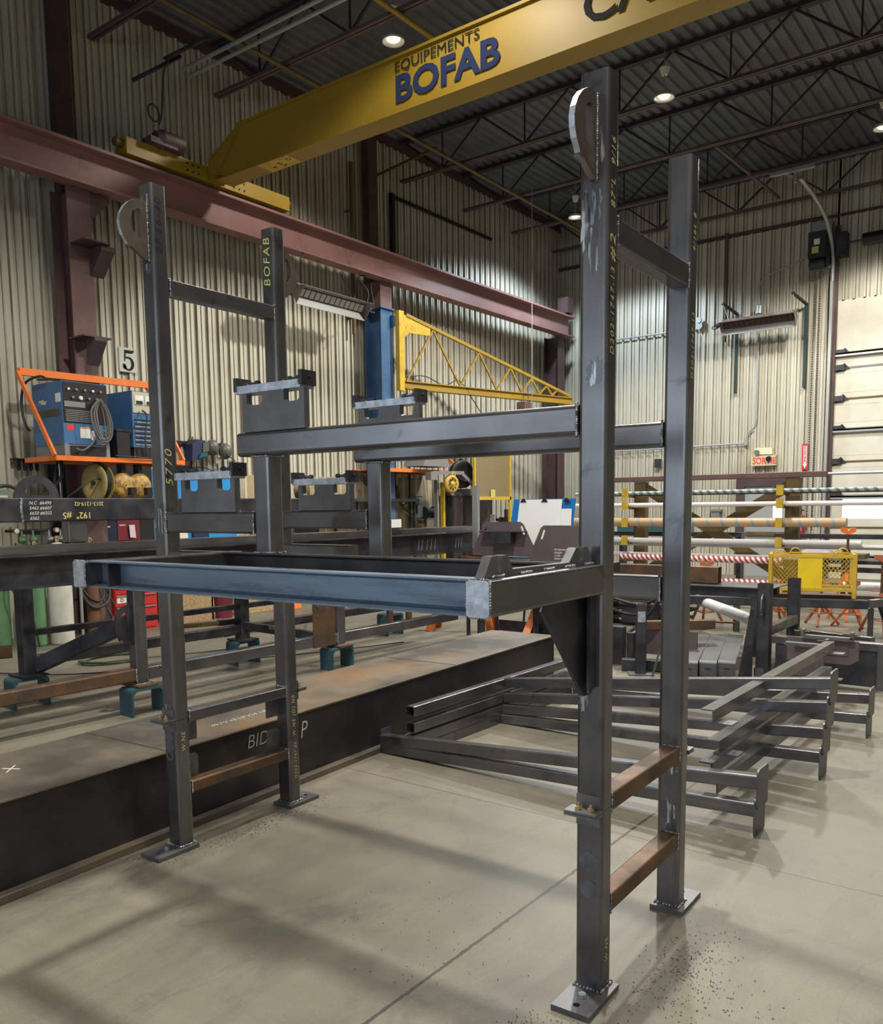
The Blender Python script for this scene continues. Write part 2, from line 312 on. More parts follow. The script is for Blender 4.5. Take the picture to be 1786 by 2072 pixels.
def floor_mat():
    m, nt, b = nodes('concrete_floor'); mp = coord(nt, (1,1,1))
    n = noise(nt, mp, .55, 6, .6, .4); r = ramp(nt, n.outputs[0], [(.35, (.125,.111,.085)), (.5, (.182,.162,.124)), (.68, (.222,.198,.152))])
    n2 = noise(nt, coord(nt, (1,.3,1)), 2.4, 8, .7, 1.2); r2 = ramp(nt, n2.outputs[0], [(.50, 0), (.70, .5)])
    c = mix(nt, r2.outputs[0], r.outputs[0], (.09,.084,.075))
    n3 = noise(nt, mp, 34, 4, .6); r3 = ramp(nt, n3.outputs[0], [(.69, 0), (.74, .75)]); c = mix(nt, r3.outputs[0], c, (.05,.045,.04))
    n4 = noise(nt, mp, 1.3, 7, .75, .6); r4 = ramp(nt, n4.outputs[0], [(.57, 0), (.70, .6)]); c = mix(nt, r4.outputs[0], c, (.075,.072,.068))
    n6 = noise(nt, mp, 90, 3, .6); r6 = ramp(nt, n6.outputs[0], [(.3, .9), (.7, 1.08)]); c = mix(nt, 1.0, c, r6.outputs[0], 'MULTIPLY')
    # saw-cut joints at x = 1.86 and y = 1.53 with ragged edges
    sx = nt.nodes.new('ShaderNodeSeparateXYZ'); tc = nt.nodes.new('ShaderNodeTexCoord'); nt.links.new(tc.outputs['Object'], sx.inputs[0])
    n5 = noise(nt, mp, 22, 4, .7)
    def ln(axis, at, wd):
        s1 = nt.nodes.new('ShaderNodeMath'); s1.operation = 'SUBTRACT'; s1.inputs[1].default_value = at; nt.links.new(sx.outputs[axis], s1.inputs[0])
        q = nt.nodes.new('ShaderNodeMath'); q.operation = 'MULTIPLY_ADD'; q.inputs[1].default_value = .022; nt.links.new(n5.outputs[0], q.inputs[0]); nt.links.new(s1.outputs[0], q.inputs[2])
        s2 = nt.nodes.new('ShaderNodeMath'); s2.operation = 'SUBTRACT'; s2.inputs[1].default_value = .011; nt.links.new(q.outputs[0], s2.inputs[0])
        ab = nt.nodes.new('ShaderNodeMath'); ab.operation = 'ABSOLUTE'; nt.links.new(s2.outputs[0], ab.inputs[0])
        lt = nt.nodes.new('ShaderNodeMath'); lt.operation = 'LESS_THAN'; lt.inputs[1].default_value = wd; nt.links.new(ab.outputs[0], lt.inputs[0]); return lt.outputs[0]
    for axis, at, wd in ((0, 1.86, .008), (1, 1.53, .0035), (1, 5.6, .004), (0, -3.2, .004)): c = mix(nt, ln(axis, at, wd), c, (.045,.04,.036))
    n7 = noise(nt, coord(nt, (1,.6,1)), .8, 3, .5, .3); n7.inputs['Detail'].default_value = 7
    k1 = nt.nodes.new('ShaderNodeMath'); k1.operation = 'SUBTRACT'; k1.inputs[1].default_value = .47; nt.links.new(n7.outputs[0], k1.inputs[0])
    k2 = nt.nodes.new('ShaderNodeMath'); k2.operation = 'ABSOLUTE'; nt.links.new(k1.outputs[0], k2.inputs[0])
    r7 = ramp(nt, k2.outputs[0], [(0, .22), (.0016, 0)]); c = mix(nt, r7.outputs[0], c, (.06,.055,.05))
    n8 = noise(nt, coord(nt, (.25,2.2,1)), 1.6, 7, .7, .5); r8 = ramp(nt, n8.outputs[0], [(.52, 0), (.74, .42)]); c = mix(nt, r8.outputs[0], c, (.085,.082,.08))
    nt.links.new(c, b.inputs['Base Color'])
    rr = ramp(nt, n.outputs[0], [(.35, .42), (.65, .62)]); nt.links.new(rr.outputs[0], b.inputs['Roughness'])
    bp = nt.nodes.new('ShaderNodeBump'); bp.inputs['Strength'].default_value = .12; bp.inputs['Distance'].default_value = .003; nt.links.new(n3.outputs[0], bp.inputs['Height']); nt.links.new(bp.outputs[0], b.inputs['Normal'])
    return m
M['floor'] = floor_mat()

# ------------------------------------------------------------ room shell
XL, XR, YB, YF, ZT = -8.0, 12.0, -9.0, 18.4, 9.2
struct('floor', MB().box(XL-.2, XR+.2, YB-.2, YF+.2, -.2, 0), M['floor'])
def corrugated(along0, along1, pitch, depth, rib, mk):
    prof = []; a = along0
    while a < along1:
        prof += [(a, 0), (a+pitch*.36-rib*.9, 0), (a+pitch*.36-rib*.6, depth*.3), (a+pitch*.36-rib*.3, depth*.3), (a+pitch*.36, 0), (a+pitch-rib*1.9, 0), (a+pitch-rib*1.6, depth), (a+pitch-rib*.3, depth)]; a += pitch
    mb = MB(); n = len(prof); vs = [mk(p, d, 0) for p, d in prof] + [mk(p, d, 1) for p, d in prof]
    mb.add(vs, [(i, i+1, n+i+1, n+i) for i in range(n-1)]); return mb
def wall_mesh(mk, a0, a1): return corrugated(a0, a1, .215, .046, .032, mk)
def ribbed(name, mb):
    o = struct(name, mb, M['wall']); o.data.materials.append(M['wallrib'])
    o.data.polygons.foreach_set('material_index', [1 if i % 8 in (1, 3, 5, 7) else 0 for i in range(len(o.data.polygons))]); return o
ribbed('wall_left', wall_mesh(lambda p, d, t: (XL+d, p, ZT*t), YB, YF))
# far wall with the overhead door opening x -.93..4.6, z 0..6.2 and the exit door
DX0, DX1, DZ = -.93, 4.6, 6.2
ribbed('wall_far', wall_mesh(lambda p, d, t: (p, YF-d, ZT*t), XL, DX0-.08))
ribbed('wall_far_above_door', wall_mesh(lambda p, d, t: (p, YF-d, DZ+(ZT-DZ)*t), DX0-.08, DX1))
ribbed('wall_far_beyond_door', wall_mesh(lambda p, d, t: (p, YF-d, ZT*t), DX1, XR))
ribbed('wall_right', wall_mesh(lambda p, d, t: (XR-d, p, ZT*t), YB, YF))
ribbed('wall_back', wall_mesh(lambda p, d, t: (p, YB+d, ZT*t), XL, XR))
mb = MB(); prof = []; x = XL
while x < XR: prof += [(x, 0), (x+.10, 0), (x+.125, .04), (x+.18, .04), (x+.205, 0)]; x += .205
n = len(prof); mb.add([(a, YB, ZT+d) for a, d in prof] + [(a, YF, ZT+d) for a, d in prof], [(i, n+i, n+i+1, i+1) for i in range(n-1)])
struct('ceiling', mb, M['deck'])
# daylight windows in the wall behind the camera
M['skypane'] = mat('daylit_window_pane', (.74, .87, 1), .3, emit=2.3)
for k, (x0, x1) in enumerate(((-6.5, -2.9), (-1.6, 2.0), (3.3, 6.9), (8.0, 11.0))):
    wd = bpy.data.objects.new('window_%d' % (k+1), None); C.objects.link(wd); wd.location = ((x0+x1)/2, YB, 1.2); wd['kind'] = 'structure'; wo = Vector(wd.location)
    def wpart(name, mb, m):
        mb.v = [tuple(Vector(v)-wo) for v in mb.v]; o = bpy.data.objects.new(name, mesh(name, mb, m)); C.objects.link(o); o.parent = wd
    wpart('window_pane', MB().box(x0, x1, YB+.05, YB+.07, 1.2, 4.4), M['skypane'])
    for z in (1.2, 2.27, 3.33, 4.4): wpart('window_frame', MB().box(x0-.05, x1+.05, YB+.04, YB+.12, z-.05, z+.05), M['grey'])
    for q in range(4): wpart('window_frame', MB().box(x0+(x1-x0)*q/3-.04, x0+(x1-x0)*q/3+.04, YB+.04, YB+.12, 1.2, 4.4), M['grey'])
# plain sheet band along the foot of the left wall
struct('trim_1', MB().box(XL, XL+.045, 4.9, 12.6, 0, 2.34), mat('weathered_board', (.42,.34,.21), .75, 0, (.30,.23,.13), 2, (1,1,1), .4, .65, 0, None, (.15,.11,.07), 2.5, .58, .7))
struct('trim_2', MB().box(XL, XL+.06, YB, YF, ZT-.18, ZT), M['primerdark'])
struct('trim_3', MB().box(XL, DX0-.4, YF-.07, YF, 8.0, 8.08).box(DX0-.4, 4, YF-.07, YF, 8.0, 8.05), M['primerdark'])

# ------------------------------------------------------------ lamps under the roof
def high_bay(x, y, z, w_, seen, label):
    t = thing('high_bay_lamp', label, 'lamp', (x, y, z))
    zr = ZT - z
    part('reflector', MB().lathe((0,0,0), (0,0,1), [(.165,-.015),(.16,.015),(.11,.055),(.05,.075),(.045,.075),(.10,.05),(.15,.012),(.155,-.015),(.165,-.015)]), M['white'], t, False)
    part('hanger', MB().cyl((0,0,.07), (0,0,.34), .012, n=6), M['alu'], t, False)
    part('ballast_housing', MB().cyl((0,0,.34), (0,0,.44), .05, .085).cyl((0,0,.44), (0,0,.47), .085, .06), M['white'], t, False)
    part('hanger', MB().cyl((0,0,.46), (0,0,zr), .008, n=6), M['alu'], t, False)
    part('bulb', MB().ball((0,0,.02), .10, .10, .035), M['lampglow'], t, False, 'glowing lamp lens')
    ld = bpy.data.lights.new('high_bay_light', 'SPOT'); ld.energy = w_; ld.color = LCOL if y < 15 else (.72, .86, 1); ld.spot_size = math.radians(144); ld.spot_blend = .24; ld.shadow_soft_size = .20
    lo = bpy.data.objects.new('high_bay_light', ld); C.objects.link(lo); lo.location = (x, y, z-.06)
lamp_names = ['hanging high bay lamp beyond the crane girder, right of the tall near post', 'hanging high bay lamp at the right edge of the ceiling', 'high bay lamp in the far left roof corner, glowing behind the near post',
    'pale lamp peeking over the top edge of the yellow girder', 'high bay lamp hanging over the racks on the right', 'high bay lamp above the middle of the steel stand', 'high bay lamp right of the steel stand',
    'high bay lamp above the near floor in front of the stand', 'small high bay lamp on the camera side of the crane girder', 'high bay lamp behind the camera on the right']
for (x, y, z, w_, sn), lb in zip(LAMPS, lamp_names): high_bay(x, y, z, w_, sn, lb)

# ------------------------------------------------------------ the big welded stand (its own coordinates; turned 1.69 degrees)
ST = thing('steel_stand', 'tall welded bare steel stand on four posts, nearest the camera, with a front tray', 'steel frame', (0,0,0), math.radians(1.6912))
W, S, SY, DD = 2.342, .1016, .087, .784
P = lambda name, mb, m, label=None: part(name, mb, m, ST, False, label)
POSTS = {'C': (0, 0, 3.304), 'A': (W, 0, 3.142), 'D': (0, DD, 3.294), 'B': (W, DD, 3.125)}
def childof(o, name, mb, m, label=None):
    c = bpy.data.objects.new(name, mesh(name, mb, m)); C.objects.link(c); c.parent = o
    if label: c['label'] = label
    return c
def weld_ring(x0, x1, y0, y1, z, r=.006):
    mb = MB(); pts = []
    rnd = random.Random(int((x0+y0+z)*1000))
    for (a, b), (c, d) in (((x0,y0),(x1,y0)), ((x1,y0),(x1,y1)), ((x1,y1),(x0,y1)), ((x0,y1),(x0,y0))):
        n = max(3, int(math.hypot(c-a, d-b)/.012))
        for k in range(n): pts.append((a+(c-a)*k/n, b+(d-b)*k/n, z))
    for p in pts: mb.ball(p, r*rnd.uniform(.8,1.3), r*rnd.uniform(.8,1.3), r*rnd.uniform(.7,1.2), 6, 4)
    return mb
def weld_line(p0, p1, r=.005, step=.0075):
    p0 = Vector(p0); p1 = Vector(p1); n = max(2, int((p1-p0).length/step)); mb = MB(); rnd = random.Random(int(p0.length*997))
    for k in range(n+1): mb.ball(p0+(p1-p0)*k/n, r*rnd.uniform(.8,1.3), r*rnd.uniform(.8,1.3), r*rnd.uniform(.8,1.3), 6, 4)
    return mb
for k, (x, y, h) in POSTS.items():
    cx, cy = x+S/2, y+SY/2; front = k in 'CA'
    po = P('post', MB().tube((cx, cy, .688), (cx, cy, h), S, SY, .016, .006, (0,1,0), True), M['sz'])
    lo = P('lower_post', MB().tube((cx, cy, .02), (cx, cy, .6865), S, SY, .016, .006, (0,1,0), True), M['sz'])
    # bolted splice: two angles with two bolts, on the outer face
    s_ = -1 if front else 1; yf = y if front else y+SY
    for zz, sg in ((.6885, 1), (.6865, -1)):
        mb = MB().box(x+.006, x+S-.006, yf, yf+s_*.007, zz, zz+sg*.055).box(x-.014, x+S+.004, yf, yf+s_*.066, zz, zz+sg*.008)
        P('splice_angle', mb, M['plate'])
    for bx in (.028, .074):
        mb = MB().cyl((x+bx, yf+s_*.036, .672), (x+bx, yf+s_*.036, .722), .006, n=8).cyl((x+bx, yf+s_*.036, .6965), (x+bx, yf+s_*.036, .709), .013, n=6, smooth=False).cyl((x+bx, yf+s_*.036, .669), (x+bx, yf+s_*.036, .679), .012, n=6, smooth=False)
        P('splice_bolt', mb, M['brass'])
    # base plate with a hole and a welded nut
    py0, py1 = (y-.158, y+SY+.005) if front else (y-.03, y+SY+.12)
    hy = y-.112 if front else y+SY+.075
    outer = [(x-.014, py0), (x+S+.03, py0), (x+S+.03, py1), (x-.014, py1)]
    bp = P('base_plate', MB().prism(outer, (0,0,0), (1,0,0), (0,1,0), .02, [circ(x+.062, hy, .012, 14)]), M['plate'])
    P('weld_bead', weld_ring(x-.002, x+S+.002, y-.002, y+SY+.002, .023, .0065), M['weld'])
    if front: P('welded_nut', MB().cyl((x+.058, y-.058, .02), (x+.058, y-.058, .034), .014, n=6, smooth=False).cyl((x+.058, y-.058, .034), (x+.058, y-.058, .038), .008, n=10), M['bright'])
# round grinding marks on the lower posts
for x, zs in ((W+.052, ((.50, .036), (.395, .034), (.50, .022))), (.045, ((.60, .03), (.55, .032), (.50, .028)))):
    for q, (z, r) in enumerate(zs):
        P('grinding_mark', MB().lathe((x, -.0008, z), (0,1,0), [(r, 0), (.0005, -.0004)] if q < 2 else [(r, -.0006), (r*.6, -.0009)], 32), M['scuff'])
# cross rungs in the two end ladders
def rung(x0, z0, z1, m, name='rung'):
    P(name, MB().tube((x0+S-.003-.0375, SY, (z0+z1)/2), (x0+S-.003-.0375, DD, (z0+z1)/2), .075, z1-z0, .008), m)
    for yy, s_ in ((SY, 1), (DD, -1)):
        mb = weld_line((x0+S-.004, yy+s_*.003, z0), (x0+S-.004, yy+s_*.003, z1), .005)
        m2 = weld_line((x0+S-.078, yy+s_*.003, z1), (x0+S-.004, yy+s_*.003, z1), .0045); mb.add(m2.v, m2.f, True)
        P('weld_bead', mb, M['weld'])
rung(0, 2.802, 2.875, M['sy']); rung(W, 2.616, 2.705, M['sy']); rung(W, .664, .731, M['rust'], 'rusty_rung'); rung(W, .285, .352, M['rust'], 'rusty_rung')
rung(0, .662, .722, M['sy']); rung(0, .287, .349, M['rust'], 'rusty_rung')
# small corner tabs with a hole in the left ladder
for y0, y1 in ((SY, SY+.10), (DD-.10, DD)):
    for z0, z1 in ((.545, .66), (.352, .47)):
        a, b, c, d = y0, y1, z0, z1; ch = .014
        P('corner_tab', MB().prism([(a, c), (b, c), (b, d), (a, d)] if z0 > .5 else [(a, c), (b, c), (b, d-ch), (b-ch, d), (a+ch, d), (a, d-ch)], (.02, 0, 0), (0,1,0), (0,0,1), .008, [circ((a+b)/2, (c+d)/2, .004, 8)]), M['plate'])
# lifting lugs: a D-shaped ring plate in the y-z plane
def lug_shape(z0, z1, d):
    o = [(0,0),(-.03,.002),(-.07,-.004),(-.105,-.025),(-.135,-.055),(-.155,-.09),(-.163,-.122),(-.160,-.155),(-.148,-.185),(-.128,-.21),(-.122,-.222),(-.126,-.232),(-.112,-.238),(-.104,-.228),(-.02,-.275),(0,-.275)]
    i_ = [(-.042,-.045),(-.06,-.045),(-.085,-.062),(-.10,-.095),(-.10,-.125),(-.09,-.15),(-.07,-.172),(-.045,-.182),(-.036,-.18)]
    sy, sz = d/.163, (z1-z0)/.275
    return [(a*sy, z1+b*sz) for a, b in o], [(a*sy, z1+b*sz) for a, b in i_]
def lug(x, yface, z0, z1, d, s_):
    o, i_ = lug_shape(z0, z1, d); o = [(a*-s_, b) for a, b in o]; i_ = [(a*-s_, b) for a, b in i_]
    P('lifting_lug', MB().prism(o, (x-.004, yface, 0), (0,1,0), (0,0,1), .020, [i_]), M['brownplate'], 'thick D-shaped steel lifting ring')
    rim = MB(); oo = o[2:11]
    for (a, b), (c, d_) in zip(oo[:-1], oo[1:]):
        nx, nz = (d_-b), -(c-a); l_ = math.hypot(nx, nz)*(1 if (nx*(a+c) > 0) else -1); nx, nz = nx/l_*.0007, nz/l_*.0007
        rim.add([(x-.004, yface+a+nx, b+nz), (x+.016, yface+a+nx, b+nz), (x+.016, yface+c+nx, d_+nz), (x-.004, yface+c+nx, d_+nz)], [(0,1,2,3)])
    P('ground_rim', rim, M['bright'])
    mb = weld_line((x+.016, yface+s_*.003, z0), (x+.016, yface+s_*.003, z1), .005); P('weld_bead', mb, M['weld'])
lug(W+.048, 0, 2.80, 3.065, .165, -1); lug(.055, 0, 2.946, 3.219, .158, -1); lug(.055, DD+SY, 2.93, 3.20, .12, 1); lug(W+.048, DD+SY, 2.80, 3.05, .12, 1)
# bright ground patches near the lugs
rp = random.Random(3)
def patch(x0, x1, y, z0, z1, n=26):
    mb = MB(); cx, cz = (x0+x1)/2, (z0+z1)/2
    o = [(min(max(cx+(x1-x0)*.62*math.cos(2*PI*k/n)*q, x0), x1), cz+(z1-z0)/2*math.sin(2*PI*k/n)*q) for k in range(n) for q in (rp.uniform(.55, 1.05),)]
    P('ground_patch', mb.prism(o, (0, y, 0), (1,0,0), (0,0,1), .0008), M['streak'])
for a in ((W+.012, W+.085, 0, 2.66, 2.80), (W+.055, W+.092, 0, 2.82, 3.10), (W+.006, W+.04, 0, 2.55, 2.80), (W+.025, W+.088, 0, 2.14, 2.25), (W+.006, W+.055, 0, 1.03, 1.12), (.03, .08, 0, 2.87, 2.95), (.02, .08, 0, 3.20, 3.26), (W+.03, W+.07, 0, 2.50, 2.66), (.005, .09, 0, .70, .78), (.01, .09, 0, 1.62, 1.78), (W+.01, W+.09, DD, .60, .66), (W+.02, W+.08, DD, .36, .5)): patch(*a)
# upper beams (along x), their stub posts, and the mid beams
for y, x0, z0 in ((0, .64, 1.991), (DD, .655, 1.991)):
    P('upper_beam', MB().tube((x0, y+SY/2, 2.0435), (W, y+SY/2, 2.0435), SY, .105, .016, .006, (0,0,1), True), M['sx'])
    P('weld_bead', weld_line((W-.004, y-.003, 1.99), (W-.004, y-.003, 2.098), .006), M['weld'])
    zb = 1.555 if y == 0 else 1.452
    P('stub_post', MB().tube((.785, y+SY/2, zb), (.785, y+SY/2, 1.991), S, SY, .013, .006, (0,1,0)), M['sz'])
    P('weld_bead', weld_ring(.733, .837, y-.002, y+SY+.002, 1.987, .005), M['weld']); P('weld_bead', weld_ring(.733, .837, y-.002, y+SY+.002, zb+.003, .005), M['weld'])
    P('mid_beam', MB().tube((S, y+SY/2, 1.692), (.734, y+SY/2, 1.692), SY, .1, .011), M['sx'])
    for xx in (S+.003, .731): P('weld_bead', weld_line((xx, y-.003, 1.645), (xx, y-.003, 1.74), .005), M['weld'])
# shaft saddles with adjusting bolts
def saddle(x, y, z, h):
    L_ = .384; lo_ = [(0,0), (L_,0), (L_,h), (0,h)]
    hz0, hz1 = h-.055, h-.008
    def slot(a, b): return [(a, hz1), (a, hz0+.012), (a+.012, hz0), (b-.012, hz0), (b, hz0+.012), (b, hz1)][::-1]
    s1 = P('saddle_plate', MB().prism([(0,0), (L_,0), (L_,h), (.355,h), (.355,hz0+.012), (.343,hz0), (.275,hz0), (.263,hz0+.012), (.263,h), (.125,h), (.125,hz0+.012), (.113,hz0), (.042,hz0), (.03,hz0+.012), (.03,h), (0,h)], (x, y+.034, z), (1,0,0), (0,0,1), .032), M['plate'])
    P('saddle_bar', MB().box(x-.045, x+L_-.02, y, y+SY, z+h, z+h+.034).box(x+.042, x+.045, y-.001, y+.005, z+h-.004, z+h+.038).box(x+.262, x+.265, y-.001, y+.005, z+h-.004, z+h+.038), M['bright'])
    for xb, s_ in ((x-.052, 1), (x+L_-.03, -1)):
        zz = z+h+.01
        P('end_block', MB().prism([(0,0), (SY,0), (SY,.062), (0,.062)], (xb, y, zz), (0,1,0), (0,0,1), .022, [circ(SY*.5, .033, .0065, 10)]), M['dark'])
        zc = zz+.033; xa = xb+(.022 if s_ > 0 else 0)
        P('adjusting_bolt', MB().cyl((xb-.012 if s_ > 0 else xb+.034, y+SY/2, zc+.002), (xa+s_*.10, y+SY/2, zc+.002), .0075, n=8).cyl((xa+s_*.082, y+SY/2, zc+.002), (xa+s_*.10, y+SY/2, zc+.002), .014, n=6, smooth=False).cyl((xa+s_*.03, y+SY/2, zc+.002), (xa+s_*.044, y+SY/2, zc+.002), .014, n=6, smooth=False), M['dark'])
    P('weld_bead', weld_line((x, y+.03, z+.003), (x+L_, y+.03, z+.003), .004), M['weld'])
saddle(.68, 0, 2.096, .172); saddle(.70, DD, 2.096, .172); saddle(.225, 0, 1.742, .155); saddle(.235, DD, 1.742, .14)
# cantilever tray: end members along y, channel in front, channel behind, sill further back
YF1 = -.73
for x0, nm in ((.473, 0), (2.369, 1)):
    y1 = 0 if nm else .09
    P('tray_side_member', MB().tube((x0+.0375, YF1+.004, 1.505), (x0+.0375, y1, 1.505), .075, .103, .010), M['sy'])
    P('end_cap', MB().prism(rrect(.074, .102, .012), (x0+.0375, YF1+.004, 1.505), (1,0,0), (0,0,1), -.0 or .006), M['bright'], 'bright ground end cap')
    mb = MB(); o = rrect(.078, .106, .012, 4)
    for k in range(len(o)):
        a, b = o[k], o[(k+1) % len(o)]; q = weld_line((x0+.0375+a[0], YF1+.002, 1.505+a[1]), (x0+.0375+b[0], YF1+.002, 1.505+b[1]), .0035, .008); mb.add(q.v, q.f, True)
    P('weld_bead', mb, M['weld'])
def channel(x0, x1, yb, yf, z0, z1, t=.007):   # web at yb, toes towards yf, along x
    s_ = 1 if yf > yb else -1
    prof = [(yb, z0), (yf, z0), (yf, z0+t*.8), (yb+s_*t*2.2, z0+t*1.5), (yb+s_*t, z0+t*2.6), (yb+s_*t, z1-t*2.6), (yb+s_*t*2.2, z1-t*1.5), (yf, z1-t*.8), (yf, z1), (yb, z1)]
    n = len(prof); mb = MB(); mb.add([(x0, a, b) for a, b in prof]+[(x1, a, b) for a, b in prof], [(i, (i+1) % n, n+(i+1) % n, n+i) for i in range(n)]+[tuple(range(n)), tuple(range(2*n-1, n-1, -1))]); return mb
P('front_channel', channel(.548, 2.369, -.645, -.71, 1.452, 1.557), M['blue_reflect'])
P('stiffener_plate', MB().box(.66, .672, -.705, -.648, 1.458, 1.55), M['dark'])
P('rear_channel', channel(.548, 2.342, .03, -.035, 1.452, 1.557), M['dark'])
P('left_sill', MB().tube((S, SY/2, 1.505), (.473, SY/2, 1.505), .075, .1, .01), M['sx'])
P('left_sill', MB().tube((S, DD+SY/2, 1.503), (.60, DD+SY/2, 1.503), .075, .1, .01), M['sx'])
P('rear_sill', MB().tube((.548, DD+SY/2, 1.401), (W, DD+SY/2, 1.401), .08, .1, .01), M['sx'])
P('weld_bead', weld_line((W-.004, DD-.002, 1.35), (W-.004, DD-.002, 1.455), .006), M['weld'])
P('gusset_plate', MB().prism([(-.326, 1.425), (-.30, 1.448), (.0, 1.448), (0, 1.10), (-.03, 1.10)], (W+.03, 0, 0), (0,1,0), (0,0,1), .012), M['dark'])
P('weld_bead', weld_line((W+.045, -.003, 1.11), (W+.045, -.003, 1.44), .005), M['weld'])
P('stiffener_plate', MB().box(W+.062, W+.074, -.05, 0, 1.13, 1.45), M['dark'])
ear = [(-.70, 1.557), (-.66, 1.617), (-.629, 1.617)] + [(-.615+.014*math.cos(a), 1.585+.014*math.sin(a)) for a in [PI+PI*k/6 for k in range(7)]] + [(-.601, 1.617), (-.572, 1.617), (-.545, 1.575), (-.19, 1.572), (-.14, 1.617), (-.114, 1.617)] + [(-.10+.014*math.cos(a), 1.585+.014*math.sin(a)) for a in [PI+PI*k/6 for k in range(7)]] + [(-.086, 1.617), (-.055, 1.617), (-.02, 1.575), (-.02, 1.557)]
P('notched_bracket', MB().prism(ear, (W+.035, 0, 0), (0,1,0), (0,0,1), .03), M['plate'])
for a in (-.66, -.50, -.36, -.22, -.08): P('weld_bead', weld_line((W+.069, a, 1.56), (W+.069, a+.06, 1.56), .005), M['weld'])
# paint-marker and chalk writing on the posts (vertical)
def scrawl(s, o, ax, ay, size, m, xs=1, bold=.0, sh=.2, name='marker_writing'): P(name, text(s, o, ax, ay, size, .0006, xs, -.0003 if bold == 0 else bold, sh, 1.25), m)
scrawl('BOFAB', (.07, DD-.0008, 2.98), (0,0,1), (-1,0,0), .05, M['greenink'], 1.05)
scrawl('#2', (W+S+.0008, .06, 2.55), (0,0,1), (0,-1,0), .04, M['marker'], 1.3)
scrawl('87"L  9/16', (W+S+.0008, .055, 2.72), (0,0,1), (0,-1,0), .03, M['marker'])
scrawl('D202-1747-13', (W+S+.0008, .055, 2.25), (0,0,1), (0,-1,0), .028, M['marker'])
scrawl('9/16L 8', (W+S+.0008, DD+.055, 2.76), (0,0,1), (0,-1,0), .028, M['marker'])
scrawl('D202-1747-13', (W+S+.0008, DD+.055, 2.26), (0,0,1), (0,-1,0), .026, M['marker'])
scrawl('5770', (S+.0008, .05, 1.87), (0,0,1), (0,-1,0), .042, M['marker'], 1.3)
scrawl('W,NE', (S+.0008, .055, .52), (0,0,1), (0,-1,0), .025, M['marker'])
scrawl('W,NE (D) NE', (S+.0008, DD+.055, .42), (0,0,1), (0,-1,0), .025, M['marker'])
scrawl('D202-1747-05', (S+.0008, DD+.06, .16), (0,0,1), (0,-1,0), .022, M['marker'])
scrawl('W,NE', (W+S+.0008, .055, .12), (0,0,1), (0,-1,0), .022, M['marker'])
scrawl('27.56-30', (S+.0008, .05, 2.98), (0,0,1), (0,-1,0), .035, M['ink'], 1.2)

# ------------------------------------------------------------ long box girder lying on the floor
GD = Vector((-.0622, .998, 0)).normalized(); GN = Vector((.998, .0622, 0)).normalized()
gp = lambda s_, n_, z: Vector((-.125, 0, 0)) + GD*s_ + GN*n_ + Vector((0,0,z))
t = thing('box_girder', 'long rust-tinged box girder lying on the floor behind the stand', 'girder', tuple(gp(1, -.36, 0)))
G0, G1 = -3.2, 4.85
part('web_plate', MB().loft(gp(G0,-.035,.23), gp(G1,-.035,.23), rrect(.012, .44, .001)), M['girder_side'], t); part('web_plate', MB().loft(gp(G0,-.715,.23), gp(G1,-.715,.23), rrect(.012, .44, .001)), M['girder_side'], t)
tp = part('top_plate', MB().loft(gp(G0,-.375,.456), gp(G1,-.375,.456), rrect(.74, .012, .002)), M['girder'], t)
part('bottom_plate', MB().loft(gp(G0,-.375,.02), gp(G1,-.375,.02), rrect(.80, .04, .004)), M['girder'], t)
part('end_plate', MB().loft(gp(G1,-.375,.24), gp(G1+.01,-.375,.24), rrect(.70, .42, .002)), M['girder'], t)
part('weld_seam', MB().pipe([gp(.12,-.74,.4625), gp(.12,-.01,.4625)], .004, 5), M['rust'], t)
part('weld_seam', MB().pipe([gp(3.0,-.74,.4625), gp(3.0,-.01,.4625)], .004, 5), M['rust'], t)
part('weld_seam', MB().pipe([gp(G0,-.004,.455), gp(1.2,-.004,.455)], .0035, 5), M['rust'], t)
part('chalk_writing', text('BID', gp(.70,-.026,.325), GD, (0,0,1), .085, .0008, 1, -.0012, .2), M['chalk'], t)
part('chalk_writing', text('P', gp(1.16,-.026,.28), GD, (0,0,1), .115, .0008, .8, -.001, .2), M['chalk'], t)
part('chalk_writing', text('49,75"x3,16"x24 1/8', gp(.60,-.20,.4625), GD, -GN, .045, .0008, .9, -.001, .2), M['chalk'], t)
part('chalk_writing', text('X', gp(-.56,-.40,.4625), GD, -GN, .09, .0008, 1, -.0015, .3), M['chalk'], t)

